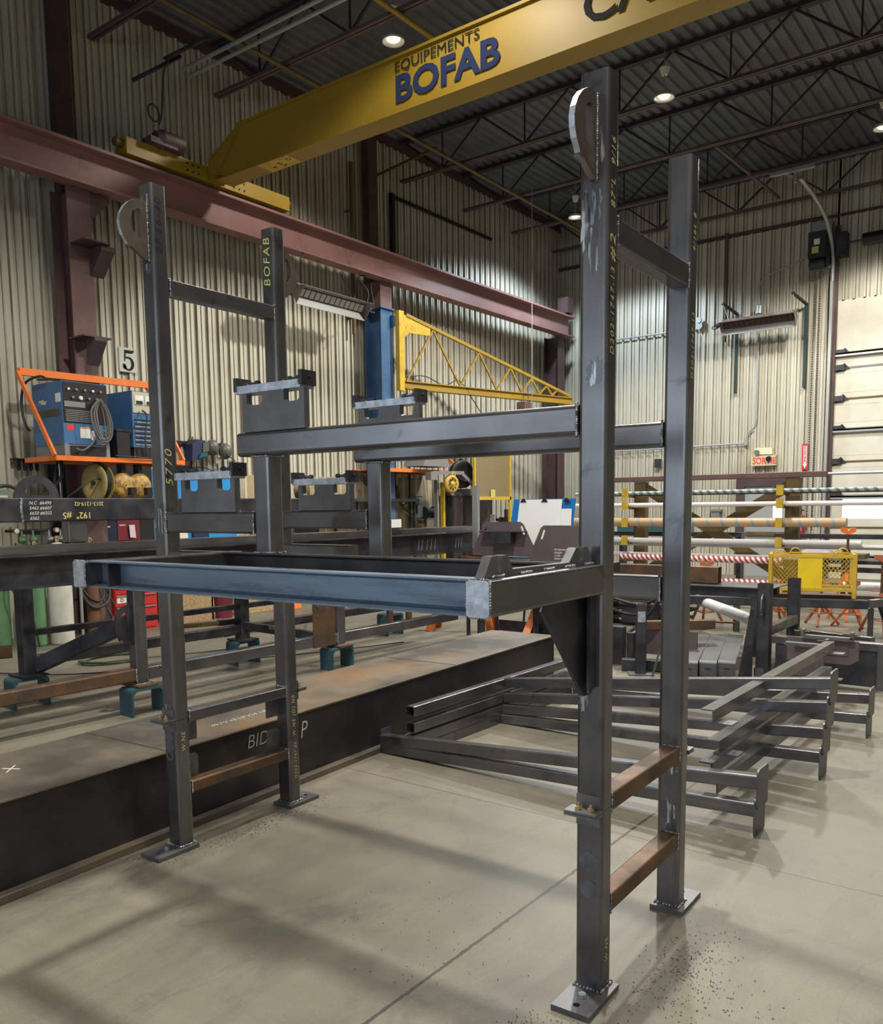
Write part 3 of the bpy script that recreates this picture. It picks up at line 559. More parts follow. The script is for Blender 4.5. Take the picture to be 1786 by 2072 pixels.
# ------------------------------------------------------------ stacked brace frames on the floor, right of the stand
def brace(level, full):
    dl = [.03, .11, .20, .318][level]; dr = [.131, .284, .449, .60][level]; tw = .074
    lab = ['lowest brace frame of the floor stack, its end plates standing on the concrete', 'second brace frame from the bottom of the floor stack', 'third brace frame of the stack, its angle bar starting above the near tubes', 'topmost brace frame of the stack, its long angle bar crossing over all'][level]
    t = thing('welded_brace', lab, 'brace frame', (1.1, 3.1, 0), 0, 'stacked welded braces')
    zc = lambda x: dl + (dr-dl)*(x-0)/2.45
    ys = (1.965, 3.15+.02*level, 4.36) if full else (3.15+.02*level,)
    x0s = {0: -.25, 1: .04, 2: .04} if full else {0: .04}
    for k, y in enumerate(ys):
        x0 = x0s[k] if not (k == 0) else (-.22 if full else .04); xe = 2.425+.045*(k if full else 1)+.012*level
        part('long_tube', MB().tube((x0, y, max(zc(x0), .038)), (xe, y, zc(xe)), tw, tw, .008), M['sx'], t)
        pz = zc(xe)-.022
        hp = min(.108, pz-.002)
        pl = part('end_plate', MB().prism([(q[0], q[1]) for q in rrect(.175, 2*hp, .022, 3)], (xe, y-.005, pz), (0,1,0), (0,0,1), .010, [circ(sx*.07, sz*(hp-.02), .006, 8) for sx in (-1,1) for sz in (-1,1)]), M['flatplate'], t)
    # left cross tube
    yb = 2.005 if not full else 2.005; part('cross_tube', MB().tube((0, yb, max(zc(0), .038)), (0, 4.32, max(zc(0), .038)), tw, tw, .008, .005, (0,0,1), True), M['sy'], t)
    if full: part('end_tab', MB().box(-.235, -.228, 1.95, 2.06, .01 if level == 0 else .09, .085 if level == 0 else .165), M['plate'], t)
    # right angle bar
    ax_ = 2.13-.02*level; yz0, yz1 = [(2.12, 4.4), (2.08, 4.6), (2.25, 5.0), (2.2, 5.15)][level]; zt = dr+(-.0 if full else -.035); zt = [.186, .30, .385, .575][level]
    m_ = MB()
    prof = [(-.055, 0), (.02, 0), (.02, -.072), (.012, -.072), (.012, -.008), (-.055, -.008)]
    n = 6; m_.add([(ax_+a, yz0, zt+b) for a, b in prof]+[(ax_+a, yz1, zt+b) for a, b in prof], [(i, n+i, n+(i+1) % n, (i+1) % n) for i in range(n)]+[tuple(range(n)), tuple(range(2*n-1, n-1, -1))])
    part('angle_bar', m_, M['sy'], t)
    if level >= 2:
        for yy in (yz0+.02, yz1-.16):
            part('foot_plate', MB().prism([(0,0), (.14,0), (.14,.11), (0,.11)], (ax_-.02, yy, zt-.085), (1,0,0), (0,1,0), .008, [circ(.05,.055,.006,8), circ(.1,.055,.006,8)]), M['plate'], t)
for k in range(4): brace(k, k < 2)

# ------------------------------------------------------------ post assembly behind the braces
t = thing('twin_post_frame', 'dark twin-post welded frame with a lifting ring, behind the stacked brace frames', 'steel frame', (1.2, 6.7, 0))
part('post', MB().tube((1.205, 6.19, .05), (1.205, 6.19, .95), .13, .11, .012, .008, (0,1,0), True), M['dark'], t); part('post', MB().tube((1.18, 7.36, .05), (1.18, 7.36, .915), .12, .11, .012, .008, (0,1,0), True), M['dark'], t)
part('rung', MB().tube((1.21, 6.24, .46), (1.20, 7.31, .46), .08, .10, .008), M['sy'], t)
part('rear_plate', MB().prism([(0,.0), (.13,.0), (.13,.70), (.10,.70)], (1.01, 6.02, .004), (.9,.5,0), (0,0,1), .014), M['dark'], t)
part('base_tube', MB().tube((1.18, 6.13, .05), (1.18, 7.45, .05), .10, .09, .01), M['sy'], t)
part('cross_tube', MB().tube((1.24, 7.30, .30), (2.05, 7.05, .30), .09, .12, .008), M['sx'], t)
o, i_ = lug_shape(.60, .85, .09)
part('lifting_lug', MB().prism(o, (1.20, 6.135, 0), (0,1,0), (0,0,1), .014, [i_]), M['plate'], t)
part('lower_plate', MB().box(1.29, 1.85, 6.3, 6.31, .06, .36), M['mauve'], t)
# bent cover plates
t0 = None
for k in range(4):
    o_ = (.86-.155*k, 5.85-.102*k, 0)
    lab = ['bent grey cover plate on the floor, nearest the dark post', 'second bent grey cover plate from the dark post', 'third bent grey cover plate from the dark post', 'fourth bent grey cover plate, the one behind the near right post'][k]
    if t0 is None:
        t0 = thing('bent_plate', lab, 'plate', o_, math.radians(14), 'bent cover plates on the floor')
        r = .03; prof = [(0,0), (0,.15)] + [(r-r*math.cos(a), .15+r*math.sin(a)) for a in [PI/2*q/5 for q in range(1,6)]] + [(.35,.205), (1.22,.275)]
        pts = prof + [(a+.007 if a < .02 else a, b-.007 if b > .16 else b) for a, b in prof][::-1]
        part('bent_sheet', MB().prism(pts, (0,0,0), (0,1,0), (0,0,1), .168), M['flatplate'], t0, False)
        part('slot', MB().box(.055, .11, -.0016, .0005, .095, .106), M['slot'], t0, False)
    else: dup(t0, o_, None, lab)
# stub column on its plate with low blocks, between the two right posts
t = thing('stub_column', 'short dark square column on a base plate, seen between the two right posts', 'column', (.13, 5.63, 0), math.radians(30))
part('column', MB().tube((0,0,.012), (0,0,.73), .105, .105, .012, .008, (0,1,0), True), M['dark'], t, False); part('base_plate', MB().box(-.13,.13,-.11,.11,0,.012), M['plate'], t, False)
part('ground_patch', MB().box(-.04,.035,-.0545,-.053,.55,.66), M['bright'], t, False)
t = thing('low_beam_frame', 'low dark frame of short uprights and a bar beside the stub column', 'steel frame', (0, 5.85, 0))
part('foot_bar', MB().tube((-.12, 5.72, .065), (.72, 6.02, .065), .11, .12, .008), M['dark'], t); part('upright', MB().tube((-.30, 6.02, .0), (-.30, 6.02, .42), .13, .11, .01), M['dark'], t); part('upright', MB().tube((-.16, 6.03, .0), (-.16, 6.03, .36), .08, .08, .01), M['dark'], t)
part('side_plate', MB().box(-.1, .52, 6.18, 6.2, .12, .40), M['mauve'], t); part('top_bar', MB().tube((-.05, 6.1, .44), (.55, 6.6, .44), .09, .1, .01), M['rust'], t)
part('foot_pad', MB().box(-.40,-.22,5.93,6.0,0,.006), M['plate'], t)
solo('leaning_plate', MB().prism([(0,0),(.02,0),(.16,.55),(.14,.55)], (.30,5.50,0), (.8,.6,0), (0,0,1), .01), M['plate'], 'narrow leaning steel strip left of the near right post of the twin frame', 'plate')

# ------------------------------------------------------------ low table behind, pins, tubes on the floor
t = thing('work_table', 'long dark steel table with a grey plate top, behind the twin-post frame', 'table', (.2, 7.6, 0))
part('table_top', MB().box(-2.3, .985, 7.2, 7.85, .79, .80), M['flatplate'], t); part('apron', MB().box(-2.3, .93, 7.25, 7.35, .68, .79), M['dark'], t); part('apron', MB().box(-2.3, .9, 7.7, 7.8, .68, .79), M['dark'], t)
for x in (-2.1, .78): 
    for y in (7.3, 7.75): part('leg', MB().tube((x, y, 0), (x, y, .68), .09, .09, .01), M['dark'], t)
t = thing('rectangular_tube', 'rusty brown rectangular tube with an open dark end, resting on the grey table top', 'steel tube', (-.7, 7.5, .8))
part('tube', MB().tube((-2.2, 7.45, .905), (.31, 7.45, .905), .12, .2, .012, .008, (0,0,1), True), M['rust'], t)
t = thing('floor_pin', 'upright round steel pin with a tie rod, standing behind the bent plates', 'pin', (-.02, 9.13, 0))
part('pin', MB().cyl((-.02,9.13,0), (-.02,9.13,.49), .045), M['sz'], t); part('cap', MB().cyl((-.02,9.13,.49), (-.02,9.13,.52), .055), M['bright'], t); part('tie_rod', MB().cyl((-.9,8.95,.12), (0,9.1,.12), .015), M['rust'], t)
part('rod_block', MB().box(-1.6,-.85,8.85,9.0,.05,.22), M['dark'], t)
solo('floor_tube', MB().cyl((-1.6,10.1,.5), (.62,7.72,.36), .07, n=20), M['pvc'], 'white wrapped round tube slanting down behind the work table', 'tube')
# long beam bench carrying the basket
t = thing('beam_bench', 'long low dark steel bench beam that the yellow basket stands on', 'bench', (1, 9.15, 0))
part('beam', MB().tube((-1.0, 8.5, .46), (1.60, 9.20, .46), .10, .115, .01), M['dark'], t); part('rear_beam', MB().tube((-1.1, 9.25, .47), (1.75, 9.95, .47), .2, .08, .01), M['rust'], t)
part('end_tube', MB().tube((1.63, 9.15, .475), (2.3, 10.4, .475), .10, .10, .01), M['sy'], t); part('leg', MB().tube((1.64, 9.18, 0), (1.64, 9.18, .41), .06, .06, .006), M['dark'], t)
part('leg', MB().tube((2.25, 10.3, 0), (2.25, 10.3, .42), .06, .06, .006), M['dark'], t); part('leg', MB().tube((-.95, 8.6, 0), (-.95, 8.6, .41), .06, .06, .006), M['dark'], t)
part('knee_plate', MB().prism([(0,0),(.16,0),(.28,-.36),(.16,-.36)], (1.70,9.28,.42), (.6,.8,0), (0,0,1), .05), M['dark'], t)

# yellow expanded-metal basket
BD = Vector((.966, .26, 0)); BN = Vector((-.26, .966, 0)); B0 = Vector((.47, 8.93, 0))
bp_ = lambda a, b, z: B0 + BD*a + BN*b + Vector((0,0,z))
t = thing('steel_basket', 'yellow expanded-metal basket with looped lifting eyes on the low bench', 'basket', tuple(bp_(.5,.3,.52)), 0)
LX, LY, z0, z1 = 1.0, .52, .63, 1.06
for a in (0, LX):
    for b in (0, LY): part('corner_post', MB().bar(bp_(a,b,.525), bp_(a,b,z1+.03), .045, .045, (0,1,0)), M['yellow2'], t)
for b in (0, LY):
    for z in (z0, z1): part('rail', MB().bar(bp_(0,b,z), bp_(LX,b,z), .035, .04), M['yellow2'], t)
for a in (0, LX):
    for z in (z0, z1): part('rail', MB().bar(bp_(a,0,z), bp_(a,LY,z), .035, .04), M['yellow2'], t)
def lattice(o, ax, ay, wx, hy, px=.050, py=.030, r=.0018):
    mb = MB(); ax = Vector(ax); ay = Vector(ay); n = ax.cross(ay).normalized(); k = -int(hy/py)
    while k*px < wx:
        for s_ in (1, -1):
            # line x = k*px + y*(px/py)*... clipped to the rectangle
            sl = px/(py*1.0)
            xa = k*px; pts = []
            ya0, ya1 = 0, hy
            x_at = lambda y: xa + y*sl*.5
            y0 = max(0, (0-xa)/(sl*.5)); y1 = min(hy, (wx-xa)/(sl*.5))
            if y1 - y0 > .002:
                q0 = (x_at(y0), y0); q1 = (x_at(y1), y1)
                if s_ < 0: q0 = (q0[0], hy-q0[1]); q1 = (q1[0], hy-q1[1])
                mb.bar(Vector(o)+ax*q0[0]+ay*q0[1], Vector(o)+ax*q1[0]+ay*q1[1], .0042, .004, n)
        k += 1
    return mb
part('mesh_panel', lattice(bp_(.02,0,z0), BD, (0,0,1), .31, z1-z0), M['yellow2'], t); part('mesh_panel', lattice(bp_(.62,0,z0), BD, (0,0,1), .36, z1-z0), M['yellow2'], t)
part('mesh_panel', lattice(bp_(.02,LY,z0), BD, (0,0,1), .96, z1-z0), M['yellow2'], t); part('mesh_panel', lattice(bp_(0,.02,z0), BN, (0,0,1), LY-.04, z1-z0), M['yellow2'], t)
part('solid_panel', MB().loft(bp_(.33,-.006,(z0+z1)/2-.005), bp_(.62,-.006,(z0+z1)/2-.005), rrect(.006, z1-z0+.05, .001)), mat('bright_yellow_panel', (.86,.62,.01), .45, 0, (.78,.52,.015), 3, (1,1,1), .4, .65, 0, None, (.2,.1,.03), 18, .70, .73), t)
part('tray_floor', MB().loft(bp_(0,LY/2,z0), bp_(LX,LY/2,z0), rrect(LY, .006, .001)), M['mustard'], t)
for a, b in ((.12,0), (.30,.5), (.80,0), (.88,.5)): part('lifting_eye', MB().torus(bp_(a, b, z1+.02), BN, .062, .008, 14, 6, 0, PI).bar(bp_(a-.075,b,z1+.02), bp_(a+.075,b,z1+.02), .02, .02), M['yellow2'], t)

# orange jack stands
def jack(x, y, h, rz, label, m=None):
    t = thing('jack_stand', label, 'stand', (x, y, 0), rz, 'orange pipe jack stands')
    hub = h*.52; m = m or M['jackorange']
    part('hub', MB().cyl((0,0,hub-.10), (0,0,hub+.03), .045, .03, 8), m, t, False)
    for k in range(3):
        a = 2*PI*k/3+.4; part('leg', MB().bar((.035*math.cos(a), .035*math.sin(a), hub), (.26*math.cos(a), .26*math.sin(a), .008), .03, .03, (0,0,1)), m, t, False)
    mb = MB()
    for k in range(3):
        a = 2*PI*k/3+.4; b = 2*PI*(k+1)/3+.4; mb.bar((.185*math.cos(a), .185*math.sin(a), .18), (.185*math.cos(b), .185*math.sin(b), .18), .012, .012)
    part('leg_brace', mb, m, t, False)
    part('screw', MB().cyl((0,0,hub-.02), (0,0,h-.02), .018, n=8), M['rust'], t, False); part('handle', MB().cyl((-.12,.02,hub+.055), (.12,-.02,hub+.055), .008, n=6), m, t, False)
    for s_ in (-1, 1): part('vee_head', MB().prism([(0,0), (s_*.10,.045), (s_*.10,.10), (s_*.03,.10), (0,.05)] if s_ > 0 else [(0,.05), (-.03,.10), (-.10,.10), (-.10,.045), (0,0)], (0,-.03,h-.03), (1,0,0), (0,0,1), -.06 or .05), m, t, False)
    return t
jack(.78, 10.35, .55, .2, 'orange jack stand under the left half of the yellow basket'); jack(1.18, 10.40, .58, .9, 'orange jack stand under the right half of the yellow basket')
jack(1.62, 9.95, .98, .5, 'tall orange jack stand with vee head at the right edge of the picture'); jack(.18, 10.3, .55, 1.2, 'orange jack stand behind the far post of the twin-post frame')
jack(-.62, 9.6, .86, .3, 'jack stand with dark vee head standing left of the yellow basket'); jack(.95, 11.1, 1.30, .4, 'tallest jack stand, bright orange vee head above the yellow basket', M['orange'])

# ------------------------------------------------------------ cantilever pipe rack
t = thing('pipe_rack', 'brown and yellow cantilever rack holding long tubes, in front of the far wall', 'rack', (-1.4, 12, 0))
for x in (-2.75, -.10):
    part('upright', MB().tube((x, 12.1, 0), (x, 12.1, 2.15), .22, .16, .01), M['mustard'], t); part('foot', MB().tube((x, 12.9, .06), (x, 11.5, .06), .16, .12, .01), M['mustard'], t)
    for z in (1.94, 1.73, 1.42, 1.11):
        part('arm', MB().bar((x-.06, 12.0, z-.05), (x-.06, 11.56, z-.035), .05, .05), M['mustard'], t); part('arm_tip', MB().box(x-.11, x-.01, 11.50, 11.56, z-.07, z+.09), M['yellow2'], t, True, 'yellow arm stop')
    for z in (.80, .45): part('arm', MB().bar((x-.06, 12.0, z-.05), (x-.06, 11.56, z-.035), .05, .05), M['mustard'], t)
part('brace', MB().bar((-2.70, 12.1, 2.05), (-.15, 12.1, .5), .18, .02, (0,1,0)), M['mustard'], t); part('brace', MB().bar((-2.70, 12.14, .5), (-.15, 12.14, 2.05), .18, .02, (0,1,0)), M['mustard'], t)
def stock(name, label, z, r, x0, x1, m, y=11.75, cat='tube', box=None):
    if box: solo(name, MB().tube((x0, y, z), (x1, y, z), box[0], box[1], .01), m, label, cat, 'long stock on the pipe rack')
    else: solo(name, MB().cyl((x0, y, z), (x1, y, z), r, n=20), m, label, cat, 'long stock on the pipe rack')
stock('steel_tube', 'long brown flat-sided tube lying across the top of the rack', 2.20, 0, -3.9, .42, M['primer'], 12.05, 'tube', (.12, .09))
stock('steel_tube', 'thin pale tube running right from the brown one on the rack top', 2.20, .022, .42, 2.6, M['alu'], 12.05)
stock('wrapped_pipe', 'slim pipe with teal spiral bands, on the uppermost rack arms', 1.945, .032, -3.9, 2.6, M['tealband'])
stock('wrapped_pipe', 'plain dark pipe behind the teal-banded one', 1.925, .028, -3.7, 2.2, M['dark'], 11.86)
stock('wrapped_pipe', 'white wrapped pipe on the second row of rack arms', 1.735, .040, -3.9, 2.6, M['pvc'])
stock('wrapped_pipe', 'long thin black rod lying behind the second-row white pipe', 1.745, .024, -3.9, .35, M['dark'], 11.86)
stock('wrapped_pipe', 'thick kraft-brown wrapped pipe on the third row of rack arms', 1.435, .075, -3.9, .80, M['kraftband'], 11.70)
stock('wrapped_pipe', 'white wrapped pipe on the fourth row of rack arms', 1.115, .045, -3.9, 1.02, M['pvc'], 11.70)
stock('wrapped_pipe', 'dull silver pipe just behind the fourth-row white pipe', 1.05, .04, -3.9, 2.4, M['alu'], 11.83)
stock('wrapped_pipe', 'red and white spiral-wrapped pipe, the upper of the pair on the rack', .815, .055, -2.95, -.15, M['redwhite'], 11.70)
stock('wrapped_pipe', 'red and white spiral-wrapped pipe, the lower of the pair on the rack', .445, .055, -2.6, -.15, M['redwhite'], 11.70)
stock('wrapped_pipe', 'plain white pipe behind the upper red and white one', .86, .035, -3.9, .1, M['pvc'], 11.84)
solo('white_pipe', MB().cyl((.6, 12.6, .38), (3.4, 12.6, .38), .07, n=18), M['pvc'], 'fat white pipe low on the right, behind the tall jack stand', 'pipe')
solo('steel_bar', MB().box(.2, 3.5, 12.3, 12.4, .62, .70), M['dark'], 'dark square bar above the fat white pipe at right', 'bar')
solo('steel_bar', MB().box(-.7, 3.2, 13.2, 13.35, 1.12, 1.2), M['dark'], 'long dark bar in front of the overhead door, below its window', 'bar')
t = thing('storage_rack', 'low dark storage rack with cloth-covered stock, behind the pipe rack at right', 'rack', (1, 13.2, 0))
for x in (-.4, .5, 1.4, 2.3): part('post', MB().tube((x, 13.2, 0), (x, 13.2, 1.0), .12, .12, .01), M['dark'], t); part('arm', MB().box(x-.05, x+.35, 12.9, 13.3, .80, .88), M['mustard'], t)
part('shelf_beam', MB().box(-.6, 3.3, 13.1, 13.25, .70, .76), M['dark'], t); part('lower_beam', MB().box(-.6, 3.3, 13.1, 13.25, .30, .37), M['dark'], t)
for a, b, lb in ((-.15, .30, 'crumpled lilac cloth heap on the storage rack, left one'), (1.55, 2.1, 'crumpled lilac cloth heap on the storage rack, right one')):
    mb = MB(); rr = random.Random(int(a*100)); nx, ny = 14, 8
    vs = [(a+(b-a)*i/nx, 12.85+.45*j/ny, .885+(.10*math.sin(PI*i/nx)*math.sin(PI*j/ny)+rr.uniform(0,.05) if 0 < i < nx and 0 < j < ny else 0)) for j in range(ny+1) for i in range(nx+1)]
    mb.add(vs, [(j*(nx+1)+i, j*(nx+1)+i+1, (j+1)*(nx+1)+i+1, (j+1)*(nx+1)+i) for j in range(ny) for i in range(nx)], True); solo('cloth', mb, M['cloth'], lb, 'cloth')
# dark box frame with shaft saddles at the right edge, beyond the braces
t = thing('clamp_stand', 'dark welded box frame with small clamp bars on top, right of the brace frames', 'steel frame', (2.1, 6.2, 0))
part('corner_post', MB().tube((2.30, 6.14, .0), (2.30, 6.14, .42), .09, .09, .01), M['sz'], t); part('front_plate', MB().box(1.35, 2.26, 6.13, 6.15, .02, .36), M['dark'], t)
part('top_tube', MB().tube((1.3, 6.16, .40), (2.34, 6.16, .40), .09, .08, .01), M['sx'], t); part('sloped_plate', MB().prism([(0,0),(.55,0),(.62,.05),(.62,.22),(0,.22)], (1.55,5.75,.28), (1,0,0), (0,0,1), .012), M['mauve'], t)
part('clamp_bar', MB().box(1.70, 2.12, 5.70, 5.78, .50, .53), M['plate'], t); part('clamp_bar', MB().box(1.62, 1.98, 5.38, 5.46, .47, .50), M['plate'], t)
for x, y, z in ((1.69, 5.74, .53), (2.11, 5.74, .53), (1.97, 5.42, .50)):
    part('end_block', MB().box(x-.012, x+.012, y-.04, y+.04, z-.01, z+.05), M['plate'], t); part('adjusting_bolt', MB().cyl((x-.08, y, z+.028), (x+.06, y, z+.028), .008, n=8), M['rust'], t)
part('saddle_plate', MB().box(1.75, 2.08, 5.73, 5.75, .36, .50), M['mauve'], t); part('saddle_plate', MB().box(1.70, 1.95, 5.41, 5.43, .20, .47), M['mauve'], t)

# ------------------------------------------------------------ long work frame on blue blocks (left middle)
t = thing('long_work_frame', 'long dark steel frame on blue channel blocks, running behind the stand and the floor girder', 'steel frame', (-3.2, 2.5, 0))
X0 = -2.74
part('bottom_rail', MB().tube((X0, -1.5, .345), (X0, 1.60, .345), .10, .11, .012), M['rust'], t); part('bottom_rail', MB().tube((X0, 1.72, .345), (X0, 6.3, .345), .10, .11, .012), M['sy'], t)
for y, zt in ((1.66, 1.17), (4.13, 1.17)):
    part('post', MB().tube((X0, y, .262), (X0, y, zt), .115, .115, .013, .008, (0,1,0)), M['sz'], t)
    part('foot_plate', MB().box(X0-.12, X0+.13, y-.10, y+.10, .246, .262), M['rust'], t); part('weld_bead', weld_ring(X0-.06, X0+.06, y-.06, y+.06, .264, .006), M['weld'], t)
    part('weld_bead', weld_line((X0+.052, y-.063, .29), (X0+.052, y-.063, .40), .006), M['weld'], t)
part('bolted_plate', MB().box(X0+.045, X0+.058, 3.70, 4.02, .28, .80), M['rust'], t, True, 'rusty bolted plate')
for z in (.62, .72): part('bolt', MB().cyl((X0+.058, 3.76, z), (X0+.07, 3.76, z), .012, n=6, smooth=False), M['plate'], t)
o, i_ = lug_shape(.60, .95, .16); part('lifting_lug', MB().prism([(a, b) for a, b in o], (X0-.01, 1.60, 0), (0,1,0), (0,0,1), .016, [i_]), M['dark'], t)
part('diagonal_tube', MB().tube((-3.80, 1.32, .36), (X0-.03, 1.63, .80), .10, .14, .012), M['dark'], t, True, 'dark slanting tube')
part('paint_mark', text('58"', (-2.93, 1.545, .80), (.97,.2,.05), (0,0,1), .035, .002), M['marker'], t)
# channel beam with slots, and its flange edges
def ych(x, y0, y1, z0, z1, dx, m, name, th=.012):
    mb = MB().box(x, x-th, y0, y1, z0, z1).box(x, x+dx, y0, y1, z1-th, z1).box(x, x+dx, y0, y1, z0, z0+th); part(name, mb, m, t)
ych(X0, -1.5, 7.3, 1.165, 1.42, .06, M['dark'], 'channel_beam')
part('rear_beam', MB().box(-3.05, -2.85, -1.5, 6.9, 1.42, 1.485), M['sy'], t)
for y in (-.35, -.2, -.05, .15, .30, 5.55, 5.62, 5.72, 5.80, 5.88, 6.32, 6.38, 6.44):
    part('chalk_stroke', MB().bar((X0+.001, y, 1.22 if y > 2 else 1.28), (X0+.001, y+.025, 1.36), .002, .012 if y > 2 else .028, (0,1,0)), M['grey'], t)
part('end_stub', MB().tube((X0+.12, 6.62, 1.2), (X0+.12, 6.62, 2.02-.0), .09, .05, .005), M['alu'], t, True, 'galvanised upright strut')
# rear row
XB = -3.85
for y, z in ((1.25, 1.17), (3.72, 1.17)):
    part('rear_post', MB().tube((XB, y, .29), (XB, y, z), .13, .12, .013), M['dark'], t); part('foot_plate', MB().box(XB-.13, XB+.14, y-.12, y+.12, .272, .29), M['dark'], t)
part('rear_rail', MB().tube((XB, 1.3, .66), (XB, 6.2, .66), .05, .06, .006), M['dark'], t); part('rear_rail', MB().tube((XB, 1.3, .40), (XB, 6.2, .40), .08, .10, .01), M['dark'], t)
part('rear_channel', MB().box(XB-.05, XB+.05, -1.5, 6.8, 1.17, 1.42), M['dark'], t)
part('cross_tube', MB().tube((XB, 3.72, .44), (X0, 3.95, .36), .08, .09, .01), M['dark'], t); part('cross_tube', MB().tube((XB, 1.25, 1.2), (X0, 1.66, 1.2), .08, .06, .01), M['dark'], t)
part('paint_mark', text('SCR', (-3.45, 3.76, .42), (.98,.2,0), (0,0,1), .035, .002), M['marker'], t)
for y in (5.0, 5.35): part('short_upright', MB().tube((X0, y, .39), (X0, y, .58), .06, .06, .006), M['rust'], t)
part('upper_rail', MB().tube((X0, 4.9, .60), (X0, 6.3, .60), .07, .06, .006), M['sy'], t)
# blue channel blocks under the feet
def block(x, y, h, rz, label):
    t_ = thing('channel_block', label, 'block', (x, y, 0), rz, 'blue support blocks')
    o = rrect(.20, .30, .03, 4); w2, tt = .16, .016
    pts = [(-w2, 0), (-w2, h-.035)] + [(-w2+.035-.035*math.cos(a), h-.035+.035*math.sin(a)) for a in [PI/2*k/4 for k in range(1,5)]] + [(w2-.035+.035*math.sin(a), h-.035+.035*math.cos(a)) for a in [PI/2*k/4 for k in range(0,5)]] + [(w2, 0), (w2-tt, 0), (w2-tt, h-.06), (w2-.05, h-tt*1.6), (-w2+.05, h-tt*1.6), (-w2+tt, h-.06), (-w2+tt, 0)]
    part('channel', MB().prism(pts, (0,.10,0), (1,0,0), (0,0,1), .20), M['teal'], t_, False); return t_
block(X0+.03, 1.52+.14, .243, math.radians(88), 'blue channel block under the foot nearest the left posts of the stand')
block(XB+.02, 1.22, .270, math.radians(88), 'blue channel block at the far left, under the rear foot')
block(X0, 4.10, .243, math.radians(88), 'blue-green channel block in the middle, behind the floor girder')
block(XB, 6.3, .30, math.radians(88), 'small blue block farthest away under the long work frame'); block(XB, 3.72, .27, math.radians(88), 'blue block under the rear foot beside the wooden handle')

# upper 192" beam on posts with a lifting eye
t = thing('spreader_beam', 'dark horizontal beam with chalk numbers and a half-ring eye, across the left side', 'beam', (-3.3, 1.4, 0))
part('beam', MB().tube((-3.3, -1.6, 1.765), (-3.3, 4.2, 1.765), .16, .198, .01), M['dark'], t)
for y in (1.46, -1.2, 3.9): part('post', MB().tube((-3.3, y, 1.486 if y > -2 else 0), (-3.3, y, 1.666), .12, .17, .01), M['sz'], t)
o = [(.19*math.cos(PI*k/16), .19*math.sin(PI*k/16)) for k in range(17)]; i_ = [(.105*math.cos(PI*k/12), .025+.10*math.sin(PI*k/12)) for k in range(13)]
part('lifting_eye', MB().prism([(a, b) for a, b in o]+[(-.21,0)], (-3.29, 1.13, 1.862), (0,1,0), (0,0,1), .025, [i_]), M['dark'], t)
part('weld_collar', MB().pipe([(-3.218, .97, 1.66), (-3.216, .96, 1.76), (-3.218, .97, 1.865)], .012, 6), M['weld'], t)
part('paint_writing', text('192"  #5', (-3.219, 1.58, 1.74), (0,-1,0), (0,0,-1), .055, .0008, 1, .0005), M['marker'], t); part('paint_writing', text('2013-1219-02', (-3.219, 1.70, 1.83), (0,-1,0), (0,0,-1), .035, .0008), M['marker'], t)
for k, q in enumerate(('N.C  #6490', '5462 #6607', '6650 #6502', '6562')): part('chalk_writing', text(q, (-3.219, 1.03, 1.81-.042*k), (0,1,0), (0,0,1), .028, .0008, 1, 0, .2), M['chalk'], t)

# cart at the far left edge, hoses on the floor
t = thing('steel_cart', 'rusty brown box cart with a small wheel at the far left edge', 'cart', (-4.2, .75, 0))
part('box', MB().box(-4.5, -4.0, .55, .95, .62, 1.05), M['primerdark'], t); part('rail', MB().tube((-4.4, .3, .50), (-3.92, 1.15, .50), .08, .11, .01), M['rust'], t); part('rail', MB().tube((-4.5, .3, .62), (-3.95, 1.05, .62), .05, .05, .01), M['mustard'], t)
for x in (-4.4, -4.05): part('leg', MB().tube((x, .75, .1), (x, .75, .62), .05, .05), M['primerdark'], t); part('wheel', MB().lathe((x, .75, .085), (1,.3,0), [(.001,-.02),(.08,-.02),(.085,0),(.08,.02),(.001,.02)]), M['black'], t)
rr = random.Random(5)
def coil(c, R, turns, r, m, label, z=.0, name='hose'):
    pts = []
    for k in range(turns*10+1):
        a = 2*PI*k/10; q = R*(1+rr.uniform(-.10,.10)); pts.append((c[0]+q*math.cos(a), c[1]+q*1.35*math.sin(a), z+r+.006*(k % 10)/10+.008*int(k/10)))
    return pts
solo('hose', MB().pipe(coil((-5.3, 3.0), .28, 4, .011, 0, '')+[(-4.9,3.6,.02),(-4.6,4.6,.02),(-4.9,5.6,.02),(-5.6,6.4,.02)], .011, 6, 3), M['hose'], 'green hose coiled on the floor left of the steel frame, its end trailing right', 'hose')
solo('hose', MB().pipe(coil((-5.9, 4.9), .25, 3, .010, 0, '')+[(-5.5,5.5,.02),(-5.2,5.9,.02)], .010, 6, 3), M['hose'], 'dark green hose loops on the floor nearer the red toolbox', 'hose')
solo('hose', MB().pipe([(-7.2,1.2,.02),(-6,1.6,.02),(-4.8,2.2,.02),(-4.2,3.4,.02),(-3.6,4.6,.02),(-3.2,5.8,.02)], .008, 6, 6), M['rubber'], 'thin black cable running across the floor from the left edge', 'cable')
t = thing('hand_lever', 'wooden-handled lever lying on the rear rail near the blue block', 'lever', (-3.9, 3.4, .45))
part('handle', MB().tube((-4.0, 3.0, .50), (-3.93, 3.45, .49), .05, .05, .012), M['wood'], t); part('socket', MB().tube((-3.93, 3.45, .49), (-3.90, 3.66, .485), .065, .065, .01), M['dark'], t)

